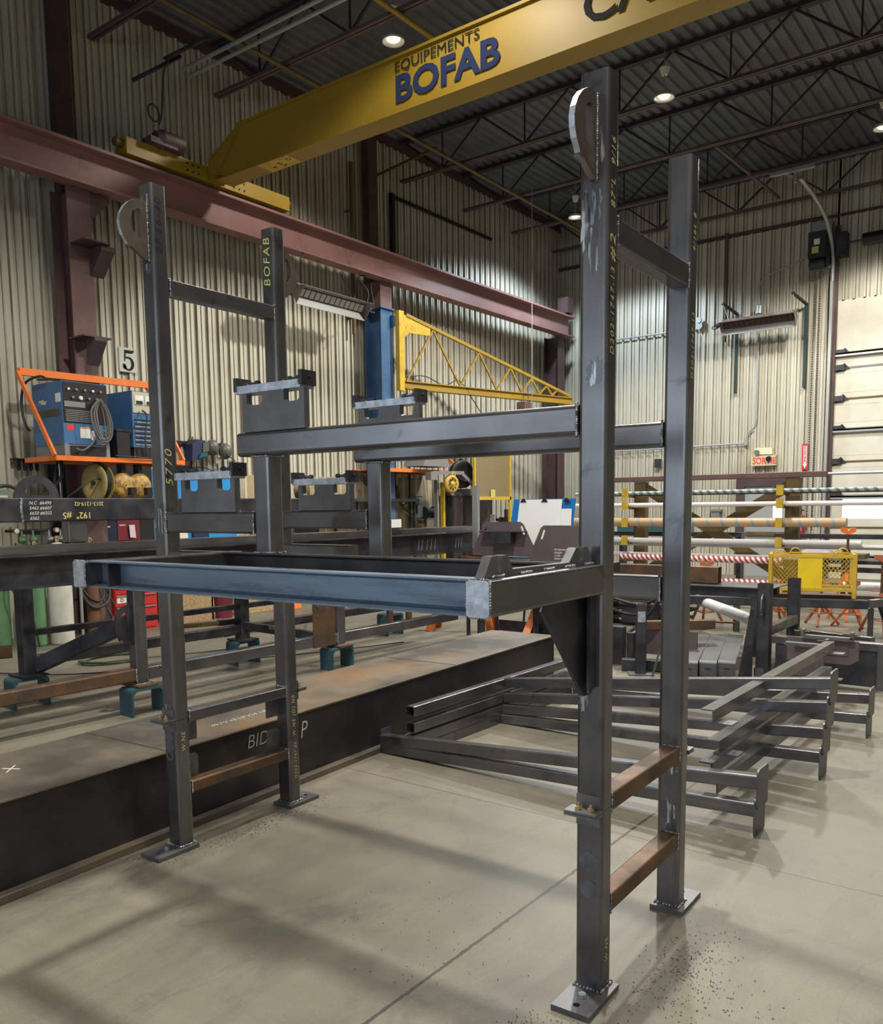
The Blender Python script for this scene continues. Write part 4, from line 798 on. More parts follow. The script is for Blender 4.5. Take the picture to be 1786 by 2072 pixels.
# ------------------------------------------------------------ columns, crane runway, roof joists
def hcol(y, z1, m, label, xw=-7.78, d=.42, b=.34):
    t = thing('steel_column', label, 'column', (xw+d/2, y, 0))
    part('flange', MB().box(xw, xw+.02, y-b/2, y+b/2, 0, z1), m, t); part('flange', MB().box(xw+d-.02, xw+d, y-b/2, y+b/2, 0, z1), m, t); part('web', MB().box(xw+.02, xw+d-.02, y-.01, y+.01, 0, z1), m, t); return t
def upper(y, t, m, z0=6.1): part('upper_post', MB().box(-7.90, -7.74, y-.12, y+.12, z0, ZT-.2), m, t)
t1 = hcol(4.10, 6.08, M['primer'], 'red-brown steel column on the left wall behind the blue welding machines'); upper(4.2, t1, M['primerdark'])
part('knee_bracket', MB().prism([(0,0),(.30,.30),(.30,.36),(0,.36)], (-7.36, 4.27, 5.70), (0,1,0), (0,0,1), -.14), M['primerdark'], t1)
part('knee_bracket', MB().prism([(0,0),(.22,.30),(.22,.34),(0,.34)], (-7.20, 4.0, 3.72), (1,0,0), (0,0,1), -.18), M['primerdark'], t1); part('bracket_plate', MB().box(-7.36, -6.98, 3.85, 4.25, 4.06, 4.08), M['primerdark'], t1)
part('knee_bracket', MB().prism([(0,0),(.30,.30),(.30,.36),(0,.36)], (-7.36, 4.22, 4.95), (1,0,0), (0,0,1), -.2), M['primerdark'], t1); part('bracket_plate', MB().box(-7.38, -7.0, 3.95, 4.32, 5.32, 5.34), M['primerdark'], t1)
t2 = hcol(10.45, 5.60, M['colblue'], 'blue steel column on the left wall carrying the yellow jib crane'); part('column_head', MB().box(-7.74, -7.36, 10.28, 10.62, 5.6, 6.08), M['primer'], t2, True, 'red-brown column head'); upper(10.55, t2, M['primerdark'])
for z in (3.62, 5.25): part('hinge_bracket', MB().prism([(0,0),(.0,.24),(.28,.24),(.28,.18)], (-7.42, 10.60, z), (0,1,0), (0,0,1), .10), M['colblue'], t2)
part('cap_plate', MB().box(-7.8, -7.32, 10.24, 10.66, 5.58, 5.61), M['colblue'], t2)
t3 = hcol(17.4, 6.08, M['primerdark'], 'dark column in the far left corner under the runway end')
part('end_stop', MB().box(-7.45,-7.15,17.35,17.65,6.66,7.05), M['primerdark'], t3)
t = thing('wall_post', 'slim dark conduit post on the upper left wall beyond the blue column', 'post', (-7.95, 11.4, 6.6))
part('post', MB().box(-7.96, -7.88, 11.30, 11.40, 6.7, 8.1), M['black'], t); part('rail', MB().box(-7.96, -7.90, 11.3, 15.0, 8.02, 8.08), M['black'], t)
t = thing('crane_runway', 'long pink-brown crane runway beam along the left wall', 'runway beam', (-7.3, 8, 6.1))
part('web', MB().box(-7.31, -7.295, -3, 17.65, 6.12, 6.58), M['runway'], t); part('bottom_flange', MB().box(-7.43, -7.17, -3, 17.75, 6.09, 6.12), M['runway'], t); part('top_flange', MB().box(-7.46, -7.14, -3, 17.75, 6.56, 6.60), M['runway'], t)
part('rail', MB().box(-7.335, -7.265, -3, 17.6, 6.60, 6.66), M['dark'], t)
for k in range(9): part('flange_bolt', MB().cyl((-7.20, 8.1+k*1.05, 6.07), (-7.20, 8.1+k*1.05, 6.09), .018, n=6), M['dark'], t)
for yj, nm in ((2.55,'nearest'), (4.75,'second'), (6.95,'third'), (9.25,'fourth'), (11.65,'fifth'), (13.85,'sixth'), (15.9,'seventh'), (17.9,'last')):
    t = thing('roof_joist', {'nearest':'open-web roof joist nearest the camera, above the picture', 'second':'second roof joist, above and left of the yellow girder', 'third':'roof joist crossing the upper left corner above the yellow girder', 'fourth':'roof joist half hidden right behind the yellow girder', 'fifth':'roof joist first seen below the girder, right of the near post', 'sixth':'roof joist between the near post top and the far post top', 'seventh':'roof joist that the door track hanger is fixed to', 'last':'farthest roof joist, close to the far wall'}[nm], 'roof joist', (0, yj, 8.4), 0, 'open-web roof joists')
    for dy in (-.035, .035):
        part('bottom_chord', MB().box(-7.9, 11.9, yj+dy-.022, yj+dy+.022, 8.38, 8.43), M['joist'], t); part('top_chord', MB().box(-7.9, 11.9, yj+dy-.03, yj+dy+.03, 9.13, 9.195), M['joistdark'], t)
    x = -7.8; mb = MB()
    while x < 11.6:
        mb.bar((x, yj, 9.15), (x+.95, yj, 8.41), .035, .035); mb.bar((x+.95, yj, 8.41), (x+1.9, yj, 9.15), .035, .035); mb.bar((x+.95, yj, 8.41), (x+.95, yj, 9.15), .025, .025); x += 1.9
    part('web_bars', mb, M['joistdark'], t)
# yellow gas pipes under the joists
solo('gas_pipe', MB().cyl((-6.12, -2, 8.33), (-6.40, 17.6, 8.33), .035, n=10).cyl((-6.2, 10.6, 8.33), (-7.9, 10.9, 8.33), .03, n=10), M['mustard'], 'yellow pipe running under the roof joists along the left wall', 'pipe')
solo('gas_pipe', MB().cyl((-4.05, -2, 8.33), (-4.0, 9.3, 8.33), .035, n=10), M['yellow'], 'yellow pipe under the roof, ending at the top edge of the crane girder', 'pipe')
solo('gas_pipe', MB().box(-7.86,-7.80,10.0,10.06,5.1,8.3).box(-8.0,-7.86,10.01,10.05,5.4,5.44).box(-8.0,-7.86,10.01,10.05,7.4,7.44), M['mustard'], 'vertical yellow gas pipe on the left wall beside the heater', 'pipe')
solo('brace_rod', MB().bar((-2.2, 14.0, 8.42), (-2.05, 17.6, 8.42), .05, .05), M['primer'], 'red-brown bridging angle between the roof joists, right of the far post top', 'brace')
# ------------------------------------------------------------ bridge crane
t = thing('bridge_crane', 'big yellow bridge crane girder with navy lettering, resting on the wall runway', 'crane', (-2, 6.3, 6.7))
YG0, YG1 = 6.13, 6.43
gx = [(-7.13, 6.78), (-6.72, 6.68), (12, 6.68), (12, 7.30), (-6.45, 7.30), (-7.13, 6.98)]
part('girder_web', MB().prism(gx, (0, YG0+.012, 0), (1,0,0), (0,0,1), -.016), M['yellow'], t); part('girder_web', MB().prism(gx, (0, YG1-.03, 0), (1,0,0), (0,0,1), -.016), M['yellow'], t)
part('bottom_plate', MB().box(-6.98, 12, YG0-.012, YG1+.012, 6.655, 6.68), M['yellow'], t); part('top_plate', MB().box(-6.45, 12, YG0-.03, YG1+.03, 7.30, 7.335), M['yellow'], t)
part('sloped_plate', MB().prism([(-7.13,6.98),(-6.45,7.30),(-6.45,7.32),(-7.13,7.0)], (0,YG1+.01,0), (1,0,0), (0,0,1), YG1-YG0+.02), M['yellow'], t); part('end_plate', MB().box(-7.14,-7.12,YG0-.01,YG1+.01,6.72,7.0), M['yellow'], t)
part('web_stiffener', MB().bar((-6.40, YG0-.006, 7.30), (-6.95, YG0-.006, 6.72), .012, .012), M['yellow'], t)
tr = part('end_truck', MB().box(-7.38, -7.16, 4.75, 7.78, 6.68, 6.90), M['yellow'], t)
for y in (4.70, 7.80): part('buffer', MB().cyl((-7.27, y-.07, 6.83), (-7.27, y+.07, 6.83), .06, n=12), M['mustard'], t)
for y in (5.1, 7.45): part('wheel', MB().lathe((-7.30, y, 6.735), (1,0,0), [(.001,-.05),(.075,-.05),(.09,-.04),(.09,.04),(.075,.05),(.001,.05)], 20), M['dark'], t)
for y in (5.75, 5.85, 5.95, 6.62, 6.72, 6.82):
    for z in (6.74, 6.84): part('bolt', MB().cyl((-7.16, y, z), (-7.145, y, z), .015, n=6), M['dark'], t)
mo = part('drive_motor', MB().cyl((-7.12, 5.28, 7.02), (-7.12, 5.62, 7.02), .13, n=20).cyl((-7.12, 5.18, 7.0), (-7.12, 5.28, 7.0), .10, .13, 16).box(-7.22,-7.02,5.05,5.5,6.90,6.98), M['primerdark'], t)
childof(mo, 'fan_cover', MB().cyl((-7.12, 5.62, 7.02), (-7.12, 5.66, 7.02), .12, .08, 20), M['dark'])
part('cable_loop', MB().torus((-7.1, 5.17, 7.33), (1,.2,0), .11, .012, 20, 6).pipe([(-7.1,5.25,7.2),(-7.1,5.3,7.35),(-7.1,5.36,7.9),(-7.05,5.42,8.1)], .012, 6), M['rubber'], t)
part('collector_arm', MB().bar((-7.35, 5.02, 7.78), (-7.0, 5.6, 8.22), .05, .04).bar((-7.05,5.35,8.1),(-6.4,5.6,8.28),.04,.04), M['dark'], t)
YT = YG0-.006
part('lettering', text('EQUIPEMENTS', (-3.47, YT, 7.14), (1,0,0), (0,0,1), .122, .004, 1.19, -.0006), M['ink'], t); part('lettering', text('BOFAB', (-3.47, YT, 6.785), (1,0,0), (0,0,1), .315, .004, 1.16, .014, 0, 1.0), M['navytext'], t)
part('lettering', text('CAP', (-.86, YT, 6.84), (1,0,0), (0,0,1), .40, .004, 1.05, .006), M['ink'], t)
part('sticker', MB().loft((-6.05, (YG0+YG1)/2, 6.652), (-5.45, (YG0+YG1)/2, 6.652), rrect(.30, .004, .001)), M['yellow2'], t, True, 'bright yellow direction sticker')
for q, x, y in (('O', -5.55, 6.24), ('E', -5.9, 6.34), ('N-S', -5.76, 6.27)): part('direction_mark', text(q, (x-.03, y-.03, 6.6495), (.3,1,0), (1,-.3,0), .075, .001, 1, .001), M['ink'], t)
# runway power conductors above the crane
for k, (dy, dz) in enumerate(((0, 0), (.16, -.02))):
    solo('power_bar', MB().cyl((-7.5, 5.95+dy, 8.30+dz), (11.5, 6.0+dy, 8.30+dz), .028, n=8), M['conduit'], ['upper grey conductor bar under the roof, left of the yellow girder', 'lower grey conductor bar parallel to it'][k], 'conductor bar')

# ------------------------------------------------------------ yellow jib crane
JP0 = Vector((-7.16, 10.74, 0)); JP1 = Vector((-6.10, 14.9, 0))
jd = (JP1-JP0).normalized(); LJ = (JP1-JP0).length
J = lambda s_, z: JP0 + jd*s_ + Vector((0,0,z))
t = thing('jib_crane', 'yellow triangular jib crane swung out from the blue column', 'jib crane', tuple(JP0+Vector((0,0,4))))
part('mast', MB().bar(J(-.10,4.03), J(-.10,5.56), .09, .15, (0,1,0)), M['yellow2'], t); part('head_plate', MB().prism([(0,0),(.65,-.17),(.65,-.34),(.12,-.34),(0,-.45)], J(0,5.50)+Vector((-.02,0,0)), jd, (0,0,1), .03), M['yellow2'], t)
zj = lambda s_: 4.14 + .06*(s_/LJ)
part('boom', MB().bar(J(0,4.22), J(LJ*1.12,4.22), .10, .02).bar(J(0,4.15), J(LJ*1.12,4.15), .012, .14).bar(J(0,4.08), J(LJ*1.12,4.08), .14, .02), M['yellow'], t)
ztop = lambda s_: 5.50 + (4.26-5.50)*s_/(LJ*1.10)
part('top_chord', MB().bar(J(.05,5.50), J(LJ*1.10,4.27), .06, .06), M['yellow'], t)
ns = [0.05, .72, 1.42, 1.95, 2.45, 2.85, 3.2, 3.5, 3.75, 3.97, 4.15, 4.3]
for k in range(len(ns)-1):
    a, b = ns[k], ns[k+1]; za = 4.24 if k % 2 == 0 else ztop(a)-.02; zb = ztop(b)-.02 if k % 2 == 0 else 4.24
    part('lattice_bar', MB().bar(J(a, za), J(b, zb), .035, .035), M['yellow'], t)
part('hanging_cable', MB().pipe([J(0,4.3), J(.5,4.36), J(1.0,4.22), J(1.4,4.34), J(1.8,3.95), J(2.2,3.5), J(2.6,3.25)], .010, 6).pipe([J(2.7,3.3), J(3.0,3.7), J(3.3,4.2), J(3.5,3.9), J(3.6,3.5)], .010, 6), M['rubber'], t)
part('hoist', MB().box(-6.35,-6.15,13.6,13.9,3.78,4.0), M['primer'], t)

# ------------------------------------------------------------ left wall: welding machines on their orange shelf, fixed to the column face
before = set(o.name for o in C.objects)
t = thing('wall_shelf', 'orange welded wall shelf carrying the two blue welding machines', 'shelf', (-7.6, 4.3, 2.5))
Y0, Y1, XFR, ZS = 3.47, 5.35, -7.1, 2.50
part('front_rail', MB().box(XFR-.03, XFR+.03, Y0-.02, Y1, ZS-.055, ZS+.005), M['orange'], t); part('back_rail', MB().box(-7.95, -7.89, Y0, Y1, ZS-.055, ZS), M['orange'], t)
part('side_rail', MB().box(-7.95, XFR, Y0, Y0+.05, ZS-.055, ZS+.005), M['orange'], t); part('side_rail', MB().box(-7.95, XFR, Y1-.05, Y1, ZS-.055, ZS), M['orange'], t)
part('shelf_plate', MB().box(-7.92, XFR-.03, Y0+.03, Y1-.02, ZS-.01, ZS), M['dark'], t); part('top_rail', MB().bar((-7.9, Y0, 3.61), (-7.9, Y1+.05, 3.63), .06, .09), M['orange'], t)
part('stay', MB().bar((-7.9, Y0-.02, 3.60), (XFR, Y0-.02, ZS), .03, .06), M['orange'], t); part('stay', MB().bar((-7.9, Y1, 3.60), (XFR, Y1, ZS), .03, .06), M['orange'], t)
def welder(y0, y1, z1, label, kind):
    xf, xb, z0 = -7.13, -7.84, 2.56
    t = thing('welding_machine', label, 'welding machine', ((xf+xb)/2, (y0+y1)/2, ZS), 0, 'blue welding machines on the orange shelf')
    part('cabinet', MB().box(xb, xf, y0, y1, z0+.10, z1), M['blue'], t)
    part('base', MB().box(xb, xf-.01, y0+.01, y1-.01, ZS, z0+.10), M['grey'] if kind else M['dark'], t)
    if kind == 1:
        fp = part('control_panel', MB().box(xf, xf+.012, y0+.01, y1-.01, 2.93, z1-.01), M['black'], t)
        rr_ = random.Random(2)
        for k in range(9): childof(fp, 'knob', MB().cyl((xf+.012, y0+.08+.055*k+rr_.uniform(-.01,.01), z1-.10-(k % 2)*.10), (xf+.035, y0+.08+.055*k, z1-.10-(k % 2)*.10), .016+.010*(k == 3), n=12), M['grey'] if k % 3 else M['white'])
        for k in range(7): part('louvre', MB().box(xf+.012, xf+.020, y0+.03, y1-.16, 2.94+.022*k, 2.950+.022*k), M['grey'], t)
        part('grey_strip', MB().box(xf+.012, xf+.018, y0+.02, y0+.30, 3.12, 3.19), M['grey'], t)
        for a, b, c, d, m in ((.04, .14, 2.83, 2.90, M['signred']), (.22, .36, 2.74, 2.88, M['white']), (.37, .42, 2.72, 2.84, M['white'])): part('sticker', MB().box(xf, xf+.003, y0+a, y0+b, c, d), m, t)
        part('sticker_stripe', MB().box(xf+.003, xf+.004, y0+.22, y0+.36, 2.86, 2.878), M['orange'], t)
        part('side_sticker', MB().box(xf-.15, xf-.03, y0-.003, y0, 3.18, 3.29), M['white'], t)
        part('model_band', MB().box(xf-.62, xf-.06, y0-.004, y0, 3.01, 3.10), mat('dark_olive_band', (.07,.065,.05), .5), t)
        part('lettering', text('Miller', (xf-.56, y0-.003, 3.17), (1,0,0), (0,0,1), .06, .002, 1, .0015, .15), M['cream'], t); part('lettering', text('Syncrowave 250', (xf-.56, y0-.005, 3.035), (1,0,0), (0,0,1), .035, .001, 1, 0, .15), M['mustard'], t)
        part('opening', MB().box(xf-.01, xf+.004, y0+.08, y1-.06, ZS+.02, 2.64), M['black'], t)
        for a in (y0, y1-.05): part('foot', MB().box(xf-.03, xf+.006, a, a+.05, ZS, 2.66), M['grey'], t)
    else:
        part('control_panel', MB().box(xf, xf+.010, y0+.01, y1-.01, 3.12, z1-.01), mat('pale_panel', (.45,.42,.33), .5), t)
        for k in (0, 1): part('gauge', MB().box(xf+.010, xf+.022, y0+.04+.16*k, y0+.17+.16*k, 3.23, 3.35), M['white'], t); part('gauge_mask', MB().box(xf+.022, xf+.026, y0+.055+.16*k, y0+.155+.16*k, 3.235, 3.28), M['black'], t)
        for k in range(12): part('louvre', MB().box(xf, xf+.010, y0+.03, y1-.03, 2.69+.03*k, 2.705+.03*k), M['black'] if k % 2 else M['alu'], t)
        part('opening', MB().box(xf-.01, xf+.004, y0+.05, y1-.05, ZS+.02, 2.64), M['black'], t)
    return t
welder(3.60, 4.22, 3.44, 'left blue welding machine with black control panel and a coiled cable', 1); welder(4.58, 5.12, 3.41, 'right blue welding machine with two square gauges, half hidden by the left post', 0)
rr = random.Random(9); mb = MB()
for k in range(7):
    a = .035*k/7; cy = 4.07+rr.uniform(-.03,.03); w_ = .05+.012*k
    pts = [(-7.07+a, cy, 3.24), (-7.07+a, cy-w_, 3.10), (-7.05+a, cy-w_*1.05, 2.92), (-7.05+a, cy-w_*.3, 2.76-rr.uniform(0,.05)), (-7.05+a, cy+w_*.8, 2.75-rr.uniform(0,.04)), (-7.05+a, cy+w_*1.15, 2.90), (-7.06+a, cy+w_*.8, 3.10), (-7.07+a, cy, 3.24)]
    mb.pipe(pts, .0085, 6, 4)
mb.pipe([(-7.04,4.00,2.80), (-7.05,3.92,2.66), (-7.06,3.80,2.58), (-7.07,3.72,2.60)], .012, 6).pipe([(-7.03,4.1,2.80), (-7.04,4.15,2.70), (-7.04,4.05,2.66), (-7.04,4.0,2.75), (-7.04,4.08,2.84), (-7.04,4.17,2.78)], .010, 6)
solo('welding_cable', mb, mat('grey_cable', (.13,.12,.11), .6), 'grey cable bundle hanging in loops on the left blue welding machine', 'cable')
solo('welding_cable', MB().pipe([(-7.4,3.58,3.47), (-7.55,3.55,3.52), (-7.82,3.50,3.45), (-7.9,3.48,3.2), (-7.88,3.50,2.95), (-7.86,3.55,2.85)], .016, 8).pipe([(-7.3,4.0,3.455),(-7.5,3.8,3.50),(-7.7,3.6,3.50)], .014, 8), M['rubber'], 'black cable over the back corner of the left blue welding machine', 'cable')
solo('welding_cable', MB().pipe([(-7.05,4.25,2.53), (-7.03,4.5,2.52), (-7.04,4.8,2.51), (-7.06,4.95,2.53)], .010, 6), M['rubber'], 'black cable lying on the front edge of the orange shelf', 'cable')
solo('welding_cable', MB().pipe([(-7.12,4.68,3.14), (-7.10,4.62,3.0), (-7.12,4.5,2.8), (-7.15,4.38,2.7)], .006, 6).pipe([(-7.10,4.72,3.16), (-7.09,4.78,3.08), (-7.09,4.74,2.8), (-7.10,4.76,2.55)], .010, 6), M['rubber'], 'thin leads in front of the right blue welding machine', 'cable')
t = thing('box', 'small black case standing between the two welding machines', 'case', (-7.2, 4.44, ZS)); part('case', MB().box(-7.36,-7.12,4.33,4.52,ZS,2.86), M['black'], t); part('lid', MB().box(-7.37,-7.11,4.32,4.53,2.86,2.885), M['dark'], t)
# reels below the shelf
def reel(x, y, z, r, wd, ax, m, mh, label, nm='hose_reel'):
    ax = Vector(ax).normalized(); c = Vector((x, y, z)); t = thing(nm, label, 'reel', (x, y, z-r))
    for s_ in (-1, 1): part('flange', MB().lathe(c+ax*(s_*wd/2), ax, [(.02,0),(r*.55,0),(r*.6,s_*.012),(r*.9,s_*.012),(r,0),(r*1.01,-s_*.008),(r*.9,s_*.004),(.02,-s_*.008)], 32), m, t)
    mb = MB()
    for k in range(5): mb.torus(c+ax*(-wd/2+wd*(k+.5)/5), ax, r*.78, wd/11, 28, 6)
    part('wound_hose', mb, mh, t); part('bracket', MB().box(x-.04, x+.04, y-.03, y+.03, z+r*.1, z+r+.03), M['dark'], t)
    part('hub', MB().cyl(c-ax*(wd/2+.03), c+ax*(wd/2+.03), .03, n=12), M['dark'], t); return t
reel(-7.30, 4.13, 2.18, .255, .12, (.12,-1,0), M['mustard'] if 0 else mat('pale_reel_yellow', (.36,.27,.09), .5, 0, (.26,.19,.07), 3), M['rubber'], 'large pale yellow hose reel hanging under the orange shelf')
for y, lb in ((4.47, 'oily yellow retractable reel under the shelf, left of the pair'), (4.72, 'oily yellow retractable reel under the shelf, right of the pair')):
    t = thing('cord_reel', lb, 'reel', (-7.28, y, 2.0), 0, 'oily yellow reels under the shelf')
    part('housing', MB().lathe((-7.28-.09, y, 2.15), (1,0,0), [(.01,0),(.14,.0),(.165,.03),(.17,.09),(.165,.15),(.12,.185),(.01,.19)], 24), M['reelyellow'], t)
    part('outlet', MB().box(-7.20, -7.10, y+.02, y+.10, 2.02, 2.12), M['black'], t); part('yoke', MB().box(-7.34, -7.22, y-.03, y+.03, 2.30, 2.44), M['dark'], t); part('shackle', MB().torus((-7.28, y, 2.34), (0,1,0), .045, .008, 14, 5), M['dark'], t)
solo('hose', MB().pipe([(-7.18,4.10,2.22), (-7.1,3.95,2.22), (-7.1,3.75,2.10), (-7.3,3.6,1.9), (-7.5,3.55,1.6)], .011, 6), M['rubber'], 'black air hose leaving the pale yellow reel', 'hose')
solo('hose', MB().pipe([(-7.5,3.75,2.48), (-7.4,3.68,2.25), (-7.5,3.55,2.05), (-7.6,3.40,1.95), (-7.5,3.3,1.8)], .02, 8).pipe([(-7.5,3.70,2.45), (-7.45,3.62,2.2), (-7.5,3.68,2.0), (-7.5,3.72,1.8)], .016, 8), M['rubber'], 'thick black hoses hanging left of the reels', 'hose')
solo('hose', MB().pipe([(-7.6,2.85,1.9), (-7.6,2.95,2.10), (-7.6,3.10,2.13), (-7.6,3.25,2.05), (-7.6,3.35,1.9)], .022, 8), M['rubber'], 'black hose arching over the spreader beam at the left edge', 'hose')
for o in list(C.objects):
    if o.name not in before and o.parent is None: o.location += Vector((.556, -.342, -.062))
# hooks, helmets
t = thing('hook_rack', 'black wall bracket with four rounded hanging tabs, left of the reels', 'bracket', (-7.85, 3.4, 2.35)); part('rail', MB().box(-7.95, -7.85, 3.24, 3.62, 2.44, 2.47), M['black'], t)
for k in range(4): part('tab', MB().prism([(0,0),(0,.12)]+[(.025,.14),(.05,.12),(.05,0)][0:0]+[(.055,.12),(.055,0)]+[(.0275+.0275*math.cos(a), .0275*math.sin(a)) for a in [-PI*q/6 for q in range(1,6)]], (-7.86, 3.28+.085*k, 2.33), (0,1,0), (0,0,1), .006, [circ(.0275, .0, .007, 8)]), M['black'], t)
t = thing('hook_rail', 'dark wall rail with coat hooks where the helmets hang', 'hook rail', (-7.95, 6.4, 2.8)); part('rail', MB().box(-7.97, -7.93, 5.85, 6.90, 2.77, 2.85), M['black'], t)
for y in (6.02, 6.25, 6.45, 6.68): part('hook', MB().pipe([(-7.93,y,2.80),(-7.86,y,2.80),(-7.82,y+.03,2.86),(-7.80,y+.05,2.92)], .007, 6), M['dark'], t)
t = thing('welding_helmet', 'navy blue welding helmet with angular visor hanging on the wall rail', 'helmet', (-7.8, 6.15, 2.55), 0, 'helmets on the wall rail')
part('shell', MB().prism([(0,0),(.16,.02),(.30,.06),(.32,.22),(.26,.33),(.10,.34),(.02,.26)], (-7.90, 6.02, 2.53), (0,1,0), (0,0,1), .20), M['navy'], t); part('faceplate', MB().prism([(0,0),(.12,.03),(.13,.17),(.02,.16)], (-7.695, 6.22, 2.66), (0,1,0), (0,0,1), .012), M['helmgrey'], t)
part('visor', MB().prism([(0,0),(.15,.05),(.19,.11),(.05,.09)], (-7.685, 6.13, 2.56), (0,1,0), (0,0,1), .014), M['lens'], t); part('headband', MB().torus((-7.80, 6.12, 2.86), (.6,1,0), .05, .012, 14, 6), M['helmgrey'], t)
for y, z, rz_, lb in ((6.50, 2.76, .11, 'grey helmet with brim on the wall rail, middle one'), (6.76, 2.71, .10, 'dark rounded helmet on the wall rail, rightmost one')):
    t = thing('helmet', lb, 'helmet', (-7.8, y, z-.12), 0, 'helmets on the wall rail')
    part('shell', MB().ball((-7.80, y, z), .11, .115, .135, 18, 12), M['helmgrey'], t); part('brim', MB().lathe((-7.74, y+.05, z-.10), (.4,.5,.8), [(.001,0),(.12,0),(.122,.008),(.001,.012)], 20), M['helmgrey'], t)
    part('visor', MB().prism([(0,0),(.10,0),(.12,.10),(-.01,.10)], (-7.70, y-.02, z-.26), (0,1,0), (0,0,1), .004), mat('smoky_visor', (.35,.31,.25), .2), t)
solo('lead', MB().pipe([(-7.93,5.8,2.46),(-7.93,6.1,2.44),(-7.9,6.4,2.43),(-7.88,6.6,2.36),(-7.87,6.68,2.30)], .008, 6), M['rubber'], 'black lead drooping across the top of the bright blue board', 'cable')
# number sign
t = thing('number_sign', 'square grey-white sign with a big black 5 on the left wall', 'sign', (-7.95, 5.1, 3.86))
part('plate', MB().box(-7.952, -7.936, 4.965, 5.265, 3.825, 4.185), mat('sign_grey', (.45,.48,.45), .5), t)
b5 = MB(); o5 = (-7.936, 4.99, 3.84)
pts = [(.06,.31),(.20,.31),(.225,.325),(.222,.27),(.185,.255),(.085,.255),(.08,.20)]
cx_, cz_ = .125, .11
outer = [(cx_+.098*math.cos(a), cz_+.105*math.sin(a)) for a in [math.radians(118-q*14) for q in range(0, 22)]]
inner = [(cx_-.004+.050*math.cos(a), cz_+.078*math.sin(a)) for a in [math.radians(118-q*14) for q in range(21, -1, -1)]]
b5.prism([(.062,.31),(.055,.14),(.068,.14),(.083,.205),(.085,.262),(.185,.262),(.222,.285),(.226,.325),(.20,.31)], o5, (0,1,0), (0,0,1), .003)
p5 = part('numeral', b5.prism(outer+inner, o5, (0,1,0), (0,0,1), .003).prism(circ(.062,.055,.030,14), o5, (0,1,0), (0,0,1), .003), M['ink'], t)
# heaters
def heater(c, ax, L_, nrm, label, rod, tile='ceramic'):
    # trough: long axis ax, opening faces nrm (downwards-ish)
    ax = Vector(ax).normalized(); nrm = Vector(nrm).normalized(); sd = ax.cross(nrm).normalized(); c = Vector(c); t = thing('infrared_heater', label, 'heater', tuple(c))
    q = lambda a, b, d: c + ax*a + sd*b + nrm*d
    def qb(a0,a1,b0,b1,d0,d1): 
        vs = [q(a,b,d) for d in (d0,d1) for a,b in ((a0,b0),(a1,b0),(a1,b1),(a0,b1))]; return MB().add(vs, [(3,2,1,0),(4,5,6,7),(0,1,5,4),(1,2,6,5),(2,3,7,6),(3,0,4,7)])
    h = L_/2
    part('housing', qb(-h,h,-.10,.10,-.14,-.02), M['heater'], t)
    for s_ in (-1, 1):
        vs = [q(a, s_*b, d) for a in (-h, h) for b, d in ((.10,-.02),(.17,.10),(.178,.10),(.108,-.02))]; part('reflector', MB().add(vs, [(0,1,5,4),(1,2,6,5),(2,3,7,6),(3,0,4,7),(0,3,2,1),(4,5,6,7)]), M['alu'], t)
        vs = [q(s_*a, b, d) for a in (h, h+.008) for b, d in ((-.10,-.02),(.10,-.02),(.17,.10),(-.17,.10))]; part('end_reflector', MB().add(vs, [(0,1,2,3),(4,5,6,7),(0,1,5,4),(1,2,6,5),(2,3,7,6),(3,0,4,7)]), M['heater'], t)
    n = 13; g = part('burner_frame', qb(-h+.03,h-.03,-.085,.085,-.02,-.012), M['grille'], t)
    for k in range(n):
        a0 = -h+.05+(L_-.1)*k/n; childof(g, 'burner_tile', qb(a0+.012, a0+(L_-.1)/n-.012, -.065, .065, -.012, -.006), M[tile])
    part('gas_valve', MB().cyl(q(rod*(h+.02),0,-.08), q(rod*(h+.14),0,-.08), .05, n=10).torus(q(rod*(h+.15),0,-.02), sd, .08, .012, 14, 5), M['dark'], t); return t, q, h
t, q, h = heater((-7.02, 8.62, 5.36), (-.03,1,.005), 1.75, (.80,-.05,-.60), 'infrared heater with lit pale tiles, high on the left wall beside the blue column', 1)
part('chain', MB().cyl(q(-h+.2,0,-.1), (-7.5, 7.9, 6.08), .006, n=5).cyl(q(h-.2,0,-.1), (-7.5, 9.3, 6.08), .006, n=5), M['dark'], t)
part('cable', MB().pipe([q(h+.1,0,-.1), (-7.2,9.75,5.75), (-7.3,9.6,6.0), (-7.35,9.9,6.1)], .01, 6).pipe([q(h+.1,0,-.1), (-7.2,9.9,5.5), (-7.3,9.95,5.9), (-7.35,10.1,6.05)], .008, 6), M['rubber'], t)
t, q, h = heater((-2.50, 17.80, 5.86), (1,0,0), 1.66, (0,-.75,-.66), 'infrared heater with dark grille hung from two brackets on the far wall', -1, 'heatgrid')
for x in (-1.58, -3.14):
    t = thing('heater_bracket', 'dark vertical wall channel with an arm, %s end of the far heater' % ('right' if x > -2 else 'left'), 'bracket', (x, 18.25, 4.37))
    part('channel', MB().box(x-.03, x+.03, 18.27, 18.34, 4.36, 6.22), M['dooropgreen'], t); part('arm', MB().bar((x+.01, 18.3, 6.20), (x-.16, 17.72, 6.38), .05, .05), M['dark'], t); part('hanger', MB().cyl((x-.15,17.74,6.36),(x-.10 if x > -2 else x-.02,17.78,5.98),.006,n=5), M['alu'], t)

